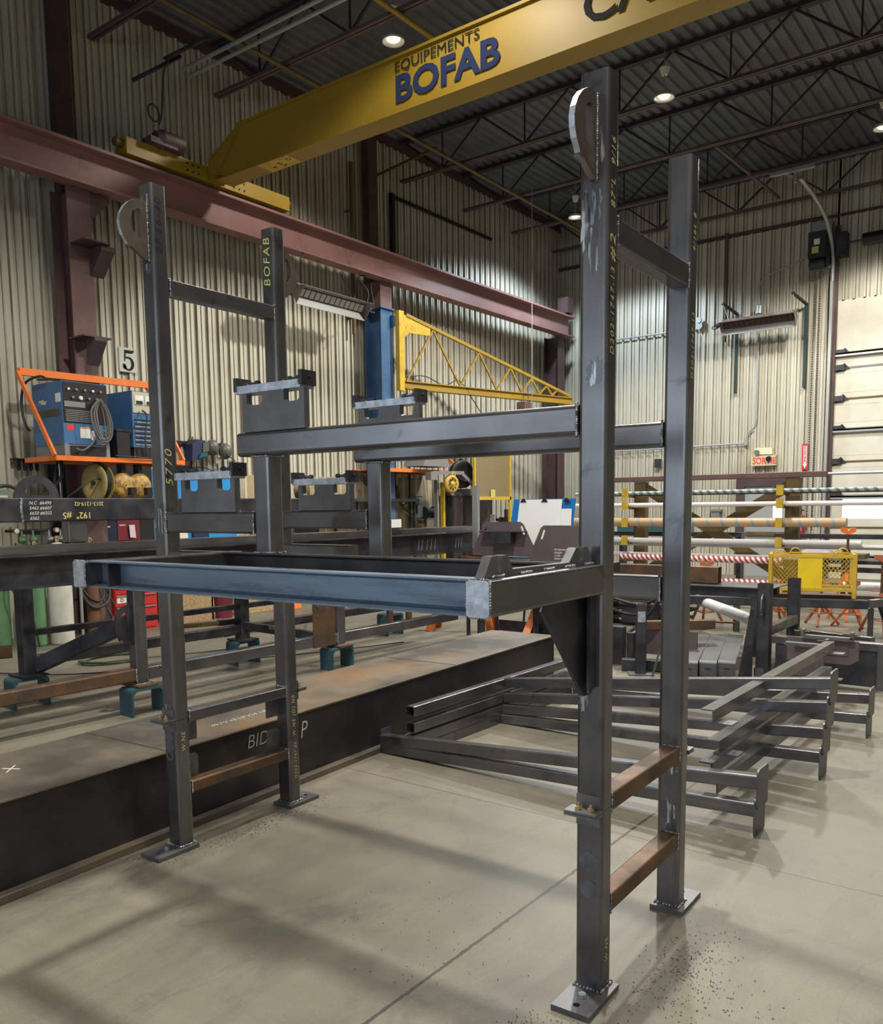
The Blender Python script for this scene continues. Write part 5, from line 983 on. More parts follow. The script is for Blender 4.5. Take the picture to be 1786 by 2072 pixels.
# ------------------------------------------------------------ below: gas cylinders, manifold, toolbox, board with folders
def gascyl(x, y, r, h, m, label):
    t = thing('gas_cylinder', label, 'gas cylinder', (x, y, 0), 0, 'gas cylinders along the left wall')
    part('body', MB().lathe((0,0,0), (0,0,1), [(.001,0),(r*.95,0),(r,.03),(r,h-.22),(r*.9,h-.12),(r*.6,h-.04),(r*.35,h),(.001,h)], 24), m, t, False)
    part('valve', MB().cyl((0,0,h), (0,0,h+.09), .025, n=10).cyl((-.05,0,h+.06), (.05,0,h+.06), .016, n=8), M['brass'], t, False)
gascyl(-7.10, 3.06, .095, 1.28, M['green'], 'slim green gas cylinder, left of the white one'); gascyl(-7.05, 3.34, .155, 1.34, M['cylwhite'], 'fat dirty white gas cylinder standing by the left wall')
gascyl(-7.15, 3.86, .085, 1.30, mat('rust_brown_cylinder', (.17,.075,.04), .6, 0, (.12,.06,.035), 5), 'rust-brown gas cylinder right of the white one'); gascyl(-7.45, 2.75, .11, 1.30, M['green'], 'dark green gas cylinder at the far left behind the frame post')
t = thing('gas_manifold', 'gas manifold with pressure gauges and brass valves above the cylinders', 'manifold', (-7.4, 3.3, 1.35))
part('pipe', MB().cyl((-7.4,2.85,1.5), (-7.4,3.85,1.5), .02, n=10).cyl((-7.4,2.95,1.30), (-7.4,3.6,1.30), .014, n=8), M['dark'], t); part('pipe_bracket', MB().box(-7.95,-7.38,3.30,3.36,1.44,1.48), M['dark'], t)
for y, z in ((2.96,1.50), (3.50,1.50), (3.62,1.42)): g = part('gauge', MB().cyl((-7.36,y,z), (-7.32,y,z), .035, n=16), M['brass'], t); childof(g, 'dial', MB().cyl((-7.32,y,z), (-7.317,y,z), .030, n=16), M['white'])
for y in (3.05, 3.2, 3.42, 3.58): part('regulator', MB().lathe((-7.36,y,1.38), (1,0,0), [(.001,-.05),(.045,-.05),(.05,0),(.03,.04),(.001,.06)], 14).cyl((-7.38,y,1.38), (-7.38,y,1.5), .014, n=8), M['alu'] if y > 3.3 else M['green'], t)
for k, (a, b) in enumerate(((2.95,3.05),(3.2,3.34),(3.45,3.6),(3.62,3.86))): part('hose', MB().pipe([(-7.36,a,1.34),(-7.25,a-.06,1.15),(-7.2,(a+b)/2,1.02),(-7.25,b+.05,1.1),(-7.3,b,1.3)], .012, 6), M['rubber'], t)
solo('hose', MB().pipe([(-7.2,3.62,1.15),(-7.1,3.64,.72),(-7.05,3.78,.45),(-7.05,3.98,.46),(-7.12,4.10,.62),(-7.2,4.05,1.1)], .022, 8).pipe([(-7.2,3.66,1.1),(-7.12,3.7,.7),(-7.05,3.85,.52),(-7.1,4.0,.6),(-7.2,4.0,1.0)], .014, 8), M['rubber'], 'heavy black hose hanging in a loop beside the brown cylinder', 'hose')
solo('hose', MB().pipe([(-7.3,4.02,1.15),(-7.2,4.08,.7),(-7.1,4.22,.3),(-7.05,4.3,.02)], .014, 6).pipe([(-7.3,3.98,1.15),(-7.15,3.98,.6),(-7.0,4.1,.2),(-6.95,4.2,.02)], .012, 6).pipe([(-7.3,2.85,1.2),(-7.1,2.7,.85),(-6.9,2.85,.5),(-6.9,2.95,.02)], .014, 6), M['rubber'], 'thin hoses hanging straight down left of the red toolbox', 'hose')
solo('steel_bar', MB().bar((-7.0,3.60,.0), (-7.05,3.64,1.2), .03, .03), M['alu'], 'thin upright grey bar between the white and brown cylinders', 'bar')
t = thing('tool_cabinet', 'red tool cabinet with drawers standing by the left wall', 'tool cabinet', (-7.5, 4.62, 0))
part('body', MB().box(-7.75, -7.30, 4.28, 4.98, .0, 1.10), M['red'], t)
for k, (a, b) in enumerate(((.03,.18),(.19,.36),(.37,.54),(.55,.66),(.67,.78),(.79,.9),(.91,1.02))):
    d = part('drawer', MB().box(-7.30, -7.285, 4.29, 4.95, a, b), M['red'], t); childof(d, 'handle', MB().box(-7.285, -7.265, 4.30, 4.94, b-.028, b-.012), M['alu'])
part('badge', MB().box(-7.285, -7.28, 4.31, 4.47, .42, .51), M['white'], t); part('badge_mark', MB().lathe((-7.28,4.385,.465),(1,0,0),[(.018,0),(.026,.002),(.018,.003)],12), M['ink'], t)
t = thing('blue_board', 'bright blue board on the left wall behind the left post', 'board', (-7.93, 5.9, 1.3)); part('board', MB().box(-7.96, -7.925, 5.0, 7.16, 1.80, 2.38), M['boardblue'], t); part('lower_board', MB().box(-7.96, -7.925, 4.50, 7.05, 1.22, 1.62), M['boardblue'], t)
part('shelf', MB().box(-7.96,-7.80,5.0,7.2,1.76,1.80), M['dark'], t)
for y0, y1, z0, z1, m, lb, nm in ((4.50,4.74,1.28,1.58,M['navy'],'navy blue bag hanging on the blue board','bag'), (4.75,5.12,1.30,1.60,M['maroon'],'maroon folder holder on the blue board, tag in front of it','folder'), (5.75,6.0,1.28,1.50,M['cream'],'cream booklet on the blue board right of the left post','booklet'), (6.12,6.42,1.26,1.52,M['navy'],'navy folder with white labels on the blue board','folder')):
    t = thing(nm, lb, nm, (-7.9, (y0+y1)/2, z0)); part('cover', MB().box(-7.925, -7.87, y0, y1, z0, z1), m, t); part('label_strip', MB().box(-7.87, -7.867, y0+.03, y0+.13, z1-.08, z1-.06), M['white'], t)
solo('tag', MB().prism([(0,0),(.10,-.01),(.085,.19),(-.01,.19)], (-7.85,4.94,1.34), (0,1,0), (0,0,1), .003), M['paper'], 'white paper tag hanging in front of the maroon folder', 'tag')
t = thing('wall_cabinet', 'pale green box with a white label at the left edge above the spreader beam', 'cabinet', (-7.6,2.8,1.9)); part('box', MB().box(-7.95, -7.3, 2.4, 2.90, 1.55, 2.03), mat('pale_green', (.20,.25,.19), .6), t); part('label_strip', MB().box(-7.3,-7.297,2.6,2.86,1.93,1.96), M['white'], t)
t = thing('dark_screen', 'tall dark welding screen behind the reels and cylinders', 'screen', (-7.85,4.4,0)); part('curtain', MB().box(-7.93,-7.90,3.75,5.4,.1,2.44), mat('dark_curtain', (.015,.014,.014), .7), t); part('post', MB().cyl((-7.88,3.9,0),(-7.88,3.9,2.44),.02,n=8).cyl((-7.88,4.2,0),(-7.88,4.2,2.44),.012,n=8), M['alu'], t)
t = thing('floor_boxes', 'low rough chipboard panel leaning at the foot of the left wall', 'panel', (-7.6,6.9,0)); part('panel', MB().prism([(0,0),(.9,0),(.84,.34),(.02,.36)], (-7.4,6.5,0), (0,1,0), (-.25,0,.97), .02), M['osb'], t)
t = thing('bucket', 'pink plastic bucket by the left wall behind the frame', 'bucket', (-7.35,6.25,0)); part('pail', MB().lathe((-7.35,6.25,0), (0,0,1), [(.001,.002),(.13,0),(.16,.36),(.17,.36),(.17,.38),(.155,.38),(.12,.02),(.001,.02)], 24), M['pink'], t); part('handle', MB().torus((-7.35,6.25,.36), (1,.3,.3), .165, .004, 16, 5, 0, PI), M['alu'], t)
t = thing('scrap_bin', 'rough brown plywood bin between the red cabinet and the pink bucket', 'bin', (-7.5,5.7,0)); part('front', MB().box(-7.35,-7.32,5.35,6.02,0,.55), M['osb'], t); part('back', MB().box(-7.85,-7.82,5.35,6.02,0,.7), M['osb'], t); part('side', MB().box(-7.85,-7.32,5.35,5.38,0,.6), M['osb'], t); part('side', MB().box(-7.85,-7.32,5.99,6.02,0,.6), M['osb'], t)
t = thing('orange_panel', 'orange sheet panel right of the chipboard by the wall', 'panel', (-7.3,7.7,0)); part('panel', MB().prism([(0,0),(.35,0),(.33,.42),(.04,.42)], (-7.2,7.45,0), (0,1,0), (-.2,0,.98), .03), M['orange'], t)
t = thing('grinding_wheel', 'round brown cable drum standing on the long frame behind the right stub post', 'drum', (-7.5, 8.25, 1.92))
part('flange', MB().lathe((-7.5,8.2,2.06), (1,.5,0), [(.001,-.10),(.14,-.10),(.15,-.09),(.15,-.08),(.08,-.07),(.08,.07),(.15,.08),(.15,.10),(.001,.10)], 24), M['mustard'], t)
t = thing('wall_bench', 'dark wall bench cluttered with tools along the foot of the left wall', 'bench', (-7.6, 9, 0)); part('top', MB().box(-7.95, -7.2, 7.6, 11.2, 1.86, 1.92), M['dark'], t)
for y in (7.7, 9.4, 11.1): part('leg', MB().box(-7.9,-7.85,y,y+.05,0,1.86), M['dark'], t); part('leg', MB().box(-7.3,-7.25,y,y+.05,0,1.86), M['dark'], t)
part('backboard', MB().box(-7.93,-7.90,7.6,9.0,.9,1.86), M['dark'], t)

# ------------------------------------------------------------ middle: second shelf, reels, cabinets, screen
t = thing('wall_shelf', 'orange wall shelf beyond the blue column, partly hidden by the upper beams', 'shelf', (-7.4, 11, 2.4))
part('front_rail', MB().box(-7.03, -6.97, 10.0, 12.3, 2.43, 2.50), M['orange'], t); part('back_rail', MB().box(-7.95, -7.9, 10.0, 12.3, 2.43, 2.50), M['orange'], t); part('shelf_plate', MB().box(-7.9, -7.03, 10.0, 12.3, 2.46, 2.47), M['dark'], t); part('top_rail', MB().box(-7.95,-7.89,10.4,12.4,3.52,3.62), M['orange'], t)
part('stay', MB().bar((-7.9,12.3,3.55),(-7.0,12.3,2.48),.03,.06), M['orange'], t); part('canopy', MB().prism([(0,0),(.9,.0),(.75,.28),(.15,.28)], (-7.2,10.7,2.55), (0,1,0), (0,0,1), .5), M['grey'], t)
reel(-6.80, 12.12, 2.42, .29, .12, (1,-.35,0), M['black'], M['rubber'], 'big black cable reel on a swing arm in the middle background', 'cable_reel')
t = thing('swing_arm', 'grey arm bracket holding the black and yellow reels', 'bracket', (-6.8, 11.8, 2.3)); part('arm', MB().bar((-6.72,11.0,2.42),(-6.66,12.0,2.44),.05,.07).bar((-6.66,11.95,2.42),(-6.62,12.45,2.12),.04,.07), M['grey'], t); part('junction_box', MB().box(-6.8,-6.66,10.9,11.12,2.28,2.44), M['grey'], t); part('post', MB().box(-6.66,-6.58,12.35,12.45,0,2.2), M['dark'], t)
t = thing('cord_reel', 'round yellow cord reel with perforated face hanging from the swing arm', 'reel', (-6.68, 11.62, 2.0))
part('housing', MB().lathe((-6.74,11.62,2.21), (1,-.2,0), [(.001,0),(.17,0),(.185,.02),(.185,.07),(.17,.10),(.12,.105),(.11,.095),(.05,.095),(.04,.12),(.001,.12)], 28), M['hatchyellow'], t); part('handle', MB().torus((-6.66,11.66,2.40), (1,0,0), .05, .014, 14, 6), M['hatchyellow'], t)
for k in range(8): part('recess', MB().cyl((-6.645+.0,11.60+.105*math.cos(k*PI/4),2.21+.105*math.sin(k*PI/4)), (-6.62,11.605+.105*math.cos(k*PI/4),2.21+.105*math.sin(k*PI/4)), .026, n=10), M['mustard'], t)
part('cord', MB().pipe([(-6.66,11.72,2.08),(-6.6,11.8,1.95),(-6.62,11.84,1.88)], .01, 6).cyl((-6.62,11.84,1.84),(-6.62,11.84,1.92),.025,n=8), M['rubber'], t)
t = thing('cabinet', 'grey tall steel cabinet under the black cable reel', 'cabinet', (-7.2, 12.1, 0)); part('body', MB().box(-7.2,-6.85,11.85,12.62,.0,1.98), M['dark'], t); part('door', MB().box(-6.85,-6.835,11.88,12.24,.05,1.93), M['grille'], t); part('door', MB().box(-6.85,-6.835,12.26,12.6,.05,1.93), M['grille'], t); part('top_box', MB().box(-7.18,-6.9,11.9,12.6,1.98,2.12), M['grey'], t)
solo('yellow_post', MB().tube((-6.98,11.70,0),(-6.98,11.70,2.25),.10,.06,.01), M['yellow2'], 'yellow upright post left of the grey cabinet', 'post')
solo('grey_post', MB().tube((-6.95,11.45,0),(-6.95,11.45,2.3),.10,.06,.01), M['grey'], 'grey upright post left of the yellow one', 'post')
t = thing('weld_screen', 'yellow-framed brown welding screen in the middle background', 'screen', (-6.5, 12.9, 1.9))
for a in ((12.15,12.20),(13.52,13.57)): part('frame_post', MB().box(-6.53,-6.48,a[0],a[1],0,2.95), M['yellow2'], t)
part('frame_rail', MB().box(-6.53,-6.48,12.15,13.57,1.88,1.95), M['yellow2'], t); part('frame_rail', MB().box(-6.53,-6.48,12.15,13.57,2.9,2.95), M['yellow2'], t); part('sheet', MB().box(-6.515,-6.505,12.2,13.52,1.95,2.9), M['mesh_dirty'], t); part('label_plate', MB().box(-6.478,-6.475,12.75,12.92,1.93,2.10), mat('label_yellow', (.6,.5,.15), .6), t)
t = thing('machine_bench', 'dark workbench with vices and machine tools under the welding screen', 'bench', (-6.9, 13.2, 0)); part('top', MB().box(-7.6,-6.55,12.7,14.4,.88,.94), M['dark'], t); part('leg', MB().box(-6.7,-6.6,12.75,12.85,0,.88), M['dark'], t); part('leg', MB().box(-6.7,-6.6,14.25,14.35,0,.88), M['dark'], t); part('backboard', MB().box(-7.65,-7.6,12.6,14.5,0,1.9), M['black'], t)
for y, h_, m in ((12.95,.45,M['dark']), (13.3,.62,M['grey']), (13.75,.35,M['dark']), (14.1,.55,M['grille'])): part('machine', MB().box(-7.1,-6.8,y-.09,y+.09,.94,.94+h_).cyl((-6.95,y,.94+h_),(-6.95,y,.94+h_+.18),.05,n=12).cyl((-6.8,y,.94+h_*.7),(-6.66,y,.94+h_*.7),.04,n=10), m, t)
t = thing('electrical_box', 'pale green electrical disconnect box on the left wall', 'electrical box', (-7.9, 11.95, 1.5)); part('box', MB().box(-7.95,-7.80,11.83,12.07,1.52,1.98), mat('pale_box_green', (.30,.36,.32), .5), t); part('label', MB().box(-7.80,-7.797,11.88,12.02,1.90,1.95), M['white'], t); part('lever', MB().box(-7.8,-7.76,11.80,11.84,1.6,1.8), M['black'], t); part('conduit', MB().cyl((-7.9,11.75,.9),(-7.9,11.75,3.2),.02,n=8).pipe([(-7.9,11.3,3.0),(-7.88,11.25,2.3),(-7.88,11.4,1.8),(-7.88,11.75,1.9)],.014,6).pipe([(-7.88,11.3,2.2),(-7.85,11.45,1.75),(-7.85,11.85,1.55)],.012,6), M['rubber'], t)
t = thing('wall_grinder', 'dark bench grinder on a pale stand beside the electrical box', 'grinder', (-7.7,12.5,0)); part('stand', MB().box(-7.8,-7.65,12.2,12.35,0,1.5), M['cream'], t); part('motor', MB().cyl((-7.8,12.15,1.62),(-7.8,12.4,1.62),.10,n=14).cyl((-7.8,12.09,1.62),(-7.8,12.14,1.62),.13,n=16).cyl((-7.8,12.42,1.62),(-7.8,12.48,1.62),.13,n=16), M['dark'], t)
t = thing('monitor', 'small screen with a white page on the long frame', 'monitor', (-2.78,5.05,1.485)); part('screen_case', MB().box(-2.80,-2.78,5.03,5.30,1.50,1.62), M['dark'], t); part('page', MB().box(-2.779,-2.777,5.045,5.285,1.512,1.61), M['paper'], t); part('foot', MB().box(-2.84,-2.74,5.12,5.2,1.485,1.50), M['dark'], t)

# clipboard stand and purple plates
t = thing('drawing_board', 'blue board with large white drawings clipped to it, in the middle background', 'drawing board', (-2.25, 7.7, 0))
part('board', MB().prism([(0,0),(1.0,.0),(1.04,.88),(.07,.88)], (-2.80,7.62,.97), (1,0,0), (0,.12,.99), -.02), M['clipblue'], t)
part('drawing', MB().prism([(0,0),(.70,0),(.72,.74),(.05,.74)], (-2.66,7.600,1.10), (1,0,0), (0,.12,.99), -.003), M['paper'], t); part('drawing', MB().prism([(0,0),(.30,0),(.29,.60),(.0,.60)], (-2.08,7.610,1.11), (1,0,0), (0,.12,.99), -.004), M['paper'], t)
for x in (-2.60, -2.26, -1.92): part('binder_clip', MB().prism([(0,0),(.10,0),(.06,.05),(.04,.05)], (x,7.67,1.80), (1,0,0), (0,.12,.99), -.03), M['ink'], t)
part('leg', MB().tube((-2.3,7.80,0),(-2.3,7.76,1.2),.04,.04,.005), M['dark'], t); part('leg', MB().tube((-2.75,8.0,0),(-2.5,7.78,1.2),.03,.03,.004), M['dark'], t)
t0 = thing('slotted_plate', 'mauve steel plate with two slanted slots, left one, behind the tray', 'plate', (-2.15, 6.6, 1.12), math.radians(8), 'mauve slotted plates')
shp = [(0,0),(.86,0),(.88,.05),(.70,.40),(.66,.43),(.18,.43),(.14,.40),(-.02,.05)]
sl1 = [(.135+a, .27+b) for a, b in ((0,0),(.03,.0),(.065,.10),(.05,.115),(.035,.10))]; sl2 = [(.725-a, .27+b) for a, b in ((0,0),(.035,.10),(.05,.115),(.065,.10),(.03,.0))]
part('plate', MB().prism(shp, (-.45,0,0), (1,0,0), (0,0,1), .012, [sl1, sl2]), M['mauve'], t0, False)
part('channel_seat', MB().box(-.30,.30,-.16,-.0,.30,.315).box(-.12,.14,-.16,0,.16,.30), M['dark'], t0, False)
t1_ = thing('slotted_plate', 'mauve steel plate with white writing and a slanted slot, right one by the near post', 'plate', (-1.05, 6.15, 1.09), math.radians(2), 'mauve slotted plates')
part('plate', MB().prism(shp, (-.45,0,0), (1,0,0), (0,0,1), .012, [sl1, sl2]), M['mauve'], t1_, False)
for k, s_ in enumerate(('PITTSBURGH NOMINEE', 'S355J2W', '12 MM', 'MADE IN 01')): part('stencil_writing', text(s_, (-.13, -.0135, .14-.035*k), (1,0,0), (0,0,1), .02, .0006), M['paper'], t1_, False)
t = thing('support_table', 'low dark beam table carrying the mauve slotted plates', 'table', (-1.6, 6.4, 0)); part('beam', MB().tube((-2.75,6.45,1.06),(-.55,6.2,1.04),.10,.10,.01), M['rust'], t); part('beam', MB().tube((-2.75,6.75,1.06),(-.55,6.5,1.04),.10,.10,.01), M['dark'], t)
for x, y in ((-2.5,6.55),(-.8,6.3)): part('leg', MB().tube((x,y,0),(x,y,1.0),.08,.08,.01), M['dark'], t)
# orange trestles beyond the girder
for k, (x, y, lb) in enumerate(((-3.25, 7.2, 'orange A-shaped trestle beyond the floor girder, left one'), (-1.9, 7.6, 'orange A-shaped trestle beyond the floor girder, right one'))):
    t = thing('trestle', lb, 'trestle', (x, y, 0), .35, 'orange trestles'); part('top_rail', MB().box(-.5,.5,-.05,.05,.36,.46), M['orange'], t, False)
    for sx in (-1,1):
        for sy in (-1,1): part('leg', MB().bar((sx*.33,sy*.02,.38),(sx*.45,sy*.22,.0),.10,.03,(0,1,0)), M['orange'], t, False)
t = thing('low_stand', 'small dark bent-strip stand behind the corner of the tray', 'stand', (-2.75,6.85,0)); part('top', MB().box(-2.95,-2.45,6.8,6.9,.30,.32), M['dark'], t)
for x in (-2.93,-2.47): part('leg', MB().box(x,x+.025,6.82,6.88,0,.30), M['dark'], t)
solo('angle_bar', MB().box(-2.75,-.9,7.35,7.37,.02,.17).box(-2.75,-.9,7.37,7.45,.02,.035).cyl((-2.55,7.34,.1),(-2.55,7.35,.1),.02,n=10).cyl((-2.05,7.34,.1),(-2.05,7.35,.1),.02,n=10), M['dark'], 'dark angle bar lying beyond the end of the floor girder', 'angle bar')
solo('hoist_chain', MB().cyl((-6,13.66,1.95),(-6,13.66,8.4),.012,n=6), M['alu'], 'thin chain hanging in the middle background', 'chain')
# cables and boards low between the right posts
t = thing('pallet_stack', 'stack of green and wooden boards on a dark cart, seen between the two right posts', 'pallet stack', (-1.3,9.2,0))
for k, (z, m) in enumerate(((.10,M['dark']),(.22,M['dark']),(.34,M['plate']),(.46,M['wood']),(.50,M['green']))): part('board', MB().box(-2.1+.1*(k % 3),-.75+.06*k,8.9,9.5,z,z+.035), m, t)
for x in (-2.0,-.9): part('leg', MB().box(x,x+.08,8.95,9.45,0,.46), M['dark'], t)
solo('welding_cable', MB().pipe([(-1.9,8.3,.62),(-1.4,8.25,.45),(-1.0,8.2,.40),(-.7,8.15,.55),(-.55,8.1,.66)], .022, 7).pipe([(-1.9,8.3,.5),(-1.4,8.2,.3),(-1.0,8.1,.27),(-.75,8.05,.42),(-.6,8.0,.62)], .022, 7).pipe([(-.6,8.05,.64),(-.75,7.8,.3),(-1.0,7.5,.05),(-1.5,7.3,.03)], .022, 7), M['rubber'], 'black hoses drooping between the two right posts', 'hose')

# ------------------------------------------------------------ far wall: overhead door, exit door, signs, operator
dr = bpy.data.objects.new('door_1', None); C.objects.link(dr); dr.location = ((DX0+DX1)/2, YF, 0); dr['kind'] = 'structure'
def dpart(name, mb, m): 
    o = bpy.data.objects.new(name, mesh(name, mb, m)); C.objects.link(o); o.parent = dr; o.matrix_parent_inverse = Matrix.Translation(dr.location).inverted(); return o
zs = [0, .55, 1.18, 1.90, 2.66, 3.39, 4.05, 4.73, 5.06]
for k in range(len(zs)-1):
    z0, z1 = zs[k]+.012, zs[k+1]-.012; mb = MB()
    if k == 2:   # windows in this section
        mb.box(DX0,DX1,YF-.02,YF+.03,z0,z0+.18).box(DX0,DX1,YF-.02,YF+.03,z1-.07,z1).box(DX0,DX0+.25,YF-.02,YF+.03,z0+.18,z1-.07).box(DX0+1.35,DX0+1.6,YF-.02,YF+.03,z0+.18,z1-.07).box(DX0+2.9,DX1,YF-.02,YF+.03,z0+.18,z1-.07)
        dpart('door_section', mb, M['doorwhite']); dpart('window_pane', MB().box(DX0+.25,DX0+2.9,YF+.005,YF+.012,z0+.18,z1-.07), M['daylight'])
    else: mb.box(DX0,DX1,YF-.02,YF+.03,z0,z1).box(DX0,DX1,YF-.024,YF-.02,z0+.12,z0+.128).box(DX0,DX1,YF-.024,YF-.02,z1-.128,z1-.12); dpart('door_section', mb, M['doorwhite'])
    dpart('section_joint', MB().box(DX0,DX1,YF-.03,YF+.0,zs[k+1]-.03,zs[k+1]+.01), M['mustard'] if k % 2 else M['grey'])
    if k in (2,3,4,5,6,7): dpart('hinge', MB().box(DX0-.02,DX0+.20,YF-.09,YF-.03,zs[k+1]-.06,zs[k+1]+.06).prism([(0,-.10),(.3,-.04),(.18,.10),(.08,.02)], (DX0,YF-.035,zs[k+1]), (1,0,0), (0,0,1), -.006), M['dark'])
    if k in (0,2,4,7): dpart('strut', MB().box(DX0,DX1,YF-.10,YF-.02,zs[k+1]-.05,zs[k+1]-.015).box(DX0,DX1,YF-.10,YF-.085,zs[k+1]-.09,zs[k+1]-.015), M['alu'])
dpart('fixed_panel', MB().box(DX0,DX1,YF-.01,YF+.03,5.07,DZ), M['doorwhite'])
dpart('jamb', MB().box(DX0-.09,DX0,YF-.12,YF+.03,0,DZ+1.6), M['primerdark']); dpart('jamb', MB().box(DX1,DX1+.1,YF-.12,YF+.03,0,DZ), M['primerdark'])
t = thing('door_track', 'galvanised door track rising up the far wall and bending towards the roof', 'track', (-1.03, 18.2, 0))
part('track', MB().box(-1.06,-1.0,18.15,18.28,0,6.6), M['conduit'], t); part('curved_track', MB().pipe([(-1.03,18.2,6.6),(-1.03,18.15,7.2),(-1.08,17.8,7.75),(-1.18,17.2,8.1),(-1.28,16.3,8.30)], .045, 8), M['conduit'], t); part('hanger_angle', MB().box(-1.75,-.9,15.85,15.95,8.30,8.37).box(-1.30,-1.24,15.9,15.98,8.1,8.37).bar((-1.5,15.9,8.33),(-1.28,15.95,8.2),.04,.04), M['alu'], t)
t = thing('door_shaft', 'dark torsion shaft with a drum above the overhead door', 'shaft', (1, 18.1, 7.5)); part('shaft', MB().cyl((-.98,18.12,7.35),(4.6,18.12,7.35),.02,n=8), M['dark'], t); part('drum', MB().cyl((-.42,18.12,7.35),(1.5,18.12,7.35),.13,n=16), M['black'], t); part('bracket', MB().box(-.96,-.75,18.1,18.38,7.1,7.6), M['dark'], t)
t = thing('door_operator', 'dark green door operator with yellow label high on the far wall', 'door operator', (-1.3,18.1,6.9)); part('gearbox', MB().box(-1.50,-1.14,17.95,18.2,7.10,7.66), M['dooropgreen'], t); part('motor', MB().cyl((-1.48,18.05,6.98),(-1.16,18.05,6.98),.11,n=16), M['dooropgreen'], t); part('sprocket_cover', MB().box(-1.14,-1.075,18.0,18.2,6.95,7.5), M['black'], t); part('label', MB().box(-1.42,-1.28,17.945,17.95,7.2,7.34), M['marker'], t); part('label', MB().box(-1.38,-1.26,17.945,17.95,7.38,7.50), M['paper'], t); part('mount', MB().box(-1.5,-1.075,18.2,18.38,6.9,7.9), M['alu'], t)
solo('conduit', MB().pipe([(-1.5,18.15,7.35),(-1.8,18.25,7.15),(-2.4,18.3,7.0),(-2.65,18.3,6.75),(-2.62,18.3,6.35)], .018, 6).cyl((-2.62,18.3,6.30),(-2.62,18.26,6.12),.09,n=14).cyl((-2.62,18.3,6.2),(-2.62,18.3,3.7),.02,n=8).pipe([(-2.62,18.3,3.7),(-2.66,18.3,3.55),(-2.80,18.3,3.40),(-2.84,18.3,3.2)],.02,8).box(-2.88,-2.80,18.25,18.34,3.12,3.25).cyl((-2.84,18.3,3.17),(-7.0,18.3,3.12),.02,n=8), M['conduit'], 'grey conduit on the far wall, running from the door operator down to the exit sign', 'conduit')
solo('conduit', MB().cyl((-4.15,18.3,6.0),(-7.2,18.3,6.0),.02,n=8).cyl((-4.05,18.3,6.05),(-4.05,18.24,6.05),.09,n=14).cyl((-4.05,18.28,6.18),(-4.05,18.22,6.18),.07,n=12).cyl((-4.1,18.3,5.9),(-4.1,18.3,1.0),.014,n=6), M['conduit'], 'grey conduit with round boxes left of the far heater', 'conduit')
solo('gas_pipe', MB().cyl((-3.42,18.3,8.1),(-3.42,18.3,5.6),.035,n=8).cyl((-3.42,18.3,5.95),(-3.42,18.2,5.95),.04,n=8), M['mustard'], 'vertical yellow gas pipe on the far wall at the left end of the heater', 'pipe')
for x, lb in ((-1.36, 'door chain on the far wall, left strand'), (-1.24, 'door chain on the far wall, right strand')):
    mb = MB()
    for k in range(110): z = 6.8-k*.052; mb.box(x-.012-(.004 if k % 2 else 0), x+.012+(.004 if k % 2 else 0), 18.05-(.0 if k % 2 else .012), 18.06+(0 if k % 2 else .012), z-.019, z+.019)
    solo('hand_chain', mb, M['dark'], lb, 'chain', 'door hand chains')
t = thing('exit_sign', 'red and cream exit sign with twin emergency lights on the far wall', 'exit sign', (-2.4,18.3,2.6)); part('plate', MB().box(-2.70,-2.13,18.22,18.36,2.62,2.86), M['exitplate'], t); part('lettering', text('SORTIE', (-2.66,18.217,2.665), (1,0,0), (0,0,1), .15, .003, .80, .004), M['exitred'], t); part('battery_box', MB().box(-2.60,-2.22,18.24,18.36,2.88,3.04), M['cream'], t)
for x in (-2.55,-2.28): part('emergency_lamp', MB().cyl((x,18.24,2.96 if x < -2.4 else 2.80),(x,18.15,2.93 if x < -2.4 else 2.77),.05,.06,14), M['dark'] if x > -2.4 else M['alu'], t)
t = thing('extinguisher_sign', 'narrow red sign with white vertical letters and a down arrow', 'sign', (-1.5,18.34,2.5)); part('plate', MB().box(-1.58,-1.44,18.335,18.345,2.50,3.09), M['signred'], t); part('inner_panel', MB().box(-1.545,-1.475,18.332,18.335,2.66,3.04), M['paper'], t)
part('arrow', MB().prism([(0,0),(.05,.12),(.02,.12),(.02,.16),(-.02,.16),(-.02,.12),(-.05,.12)], (-1.51,18.334,2.52), (1,0,0), (0,0,1), -.003 or .003), M['paper'], t); part('lettering', text('EXTINCTEUR', (-1.535,18.330,3.03), (0,0,-1), (1,0,0), .045, .002, .95, .001), M['signred'], t)
t = thing('fire_extinguisher', 'red fire extinguisher low on the far wall beneath its sign', 'fire extinguisher', (-1.53,18.2,.95)); part('body', MB().lathe((-1.53,18.22,.95),(0,0,1),[(.001,0),(.085,0),(.09,.02),(.09,.42),(.06,.50),(.03,.53),(.001,.53)],20), M['red'], t); part('valve', MB().cyl((-1.53,18.22,1.48),(-1.53,18.22,1.56),.025,n=8).box(-1.56,-1.46,18.2,18.24,1.55,1.58), M['dark'], t); part('label', MB().box(-1.57,-1.49,18.125,18.132,1.1,1.3), M['paper'], t); part('tag', MB().box(-1.6,-1.5,18.13,18.14,1.42,1.48), M['yellow2'], t); part('hook', MB().box(-1.55,-1.51,18.30,18.38,1.30,1.42), M['dark'], t)
ed = bpy.data.objects.new('door_2', None); C.objects.link(ed); ed.location = (-2.3, YF, 0); ed['kind'] = 'structure'
def epart(name, mb, m): o = bpy.data.objects.new(name, mesh(name, mb, m)); C.objects.link(o); o.parent = ed; o.matrix_parent_inverse = Matrix.Translation(ed.location).inverted(); return o
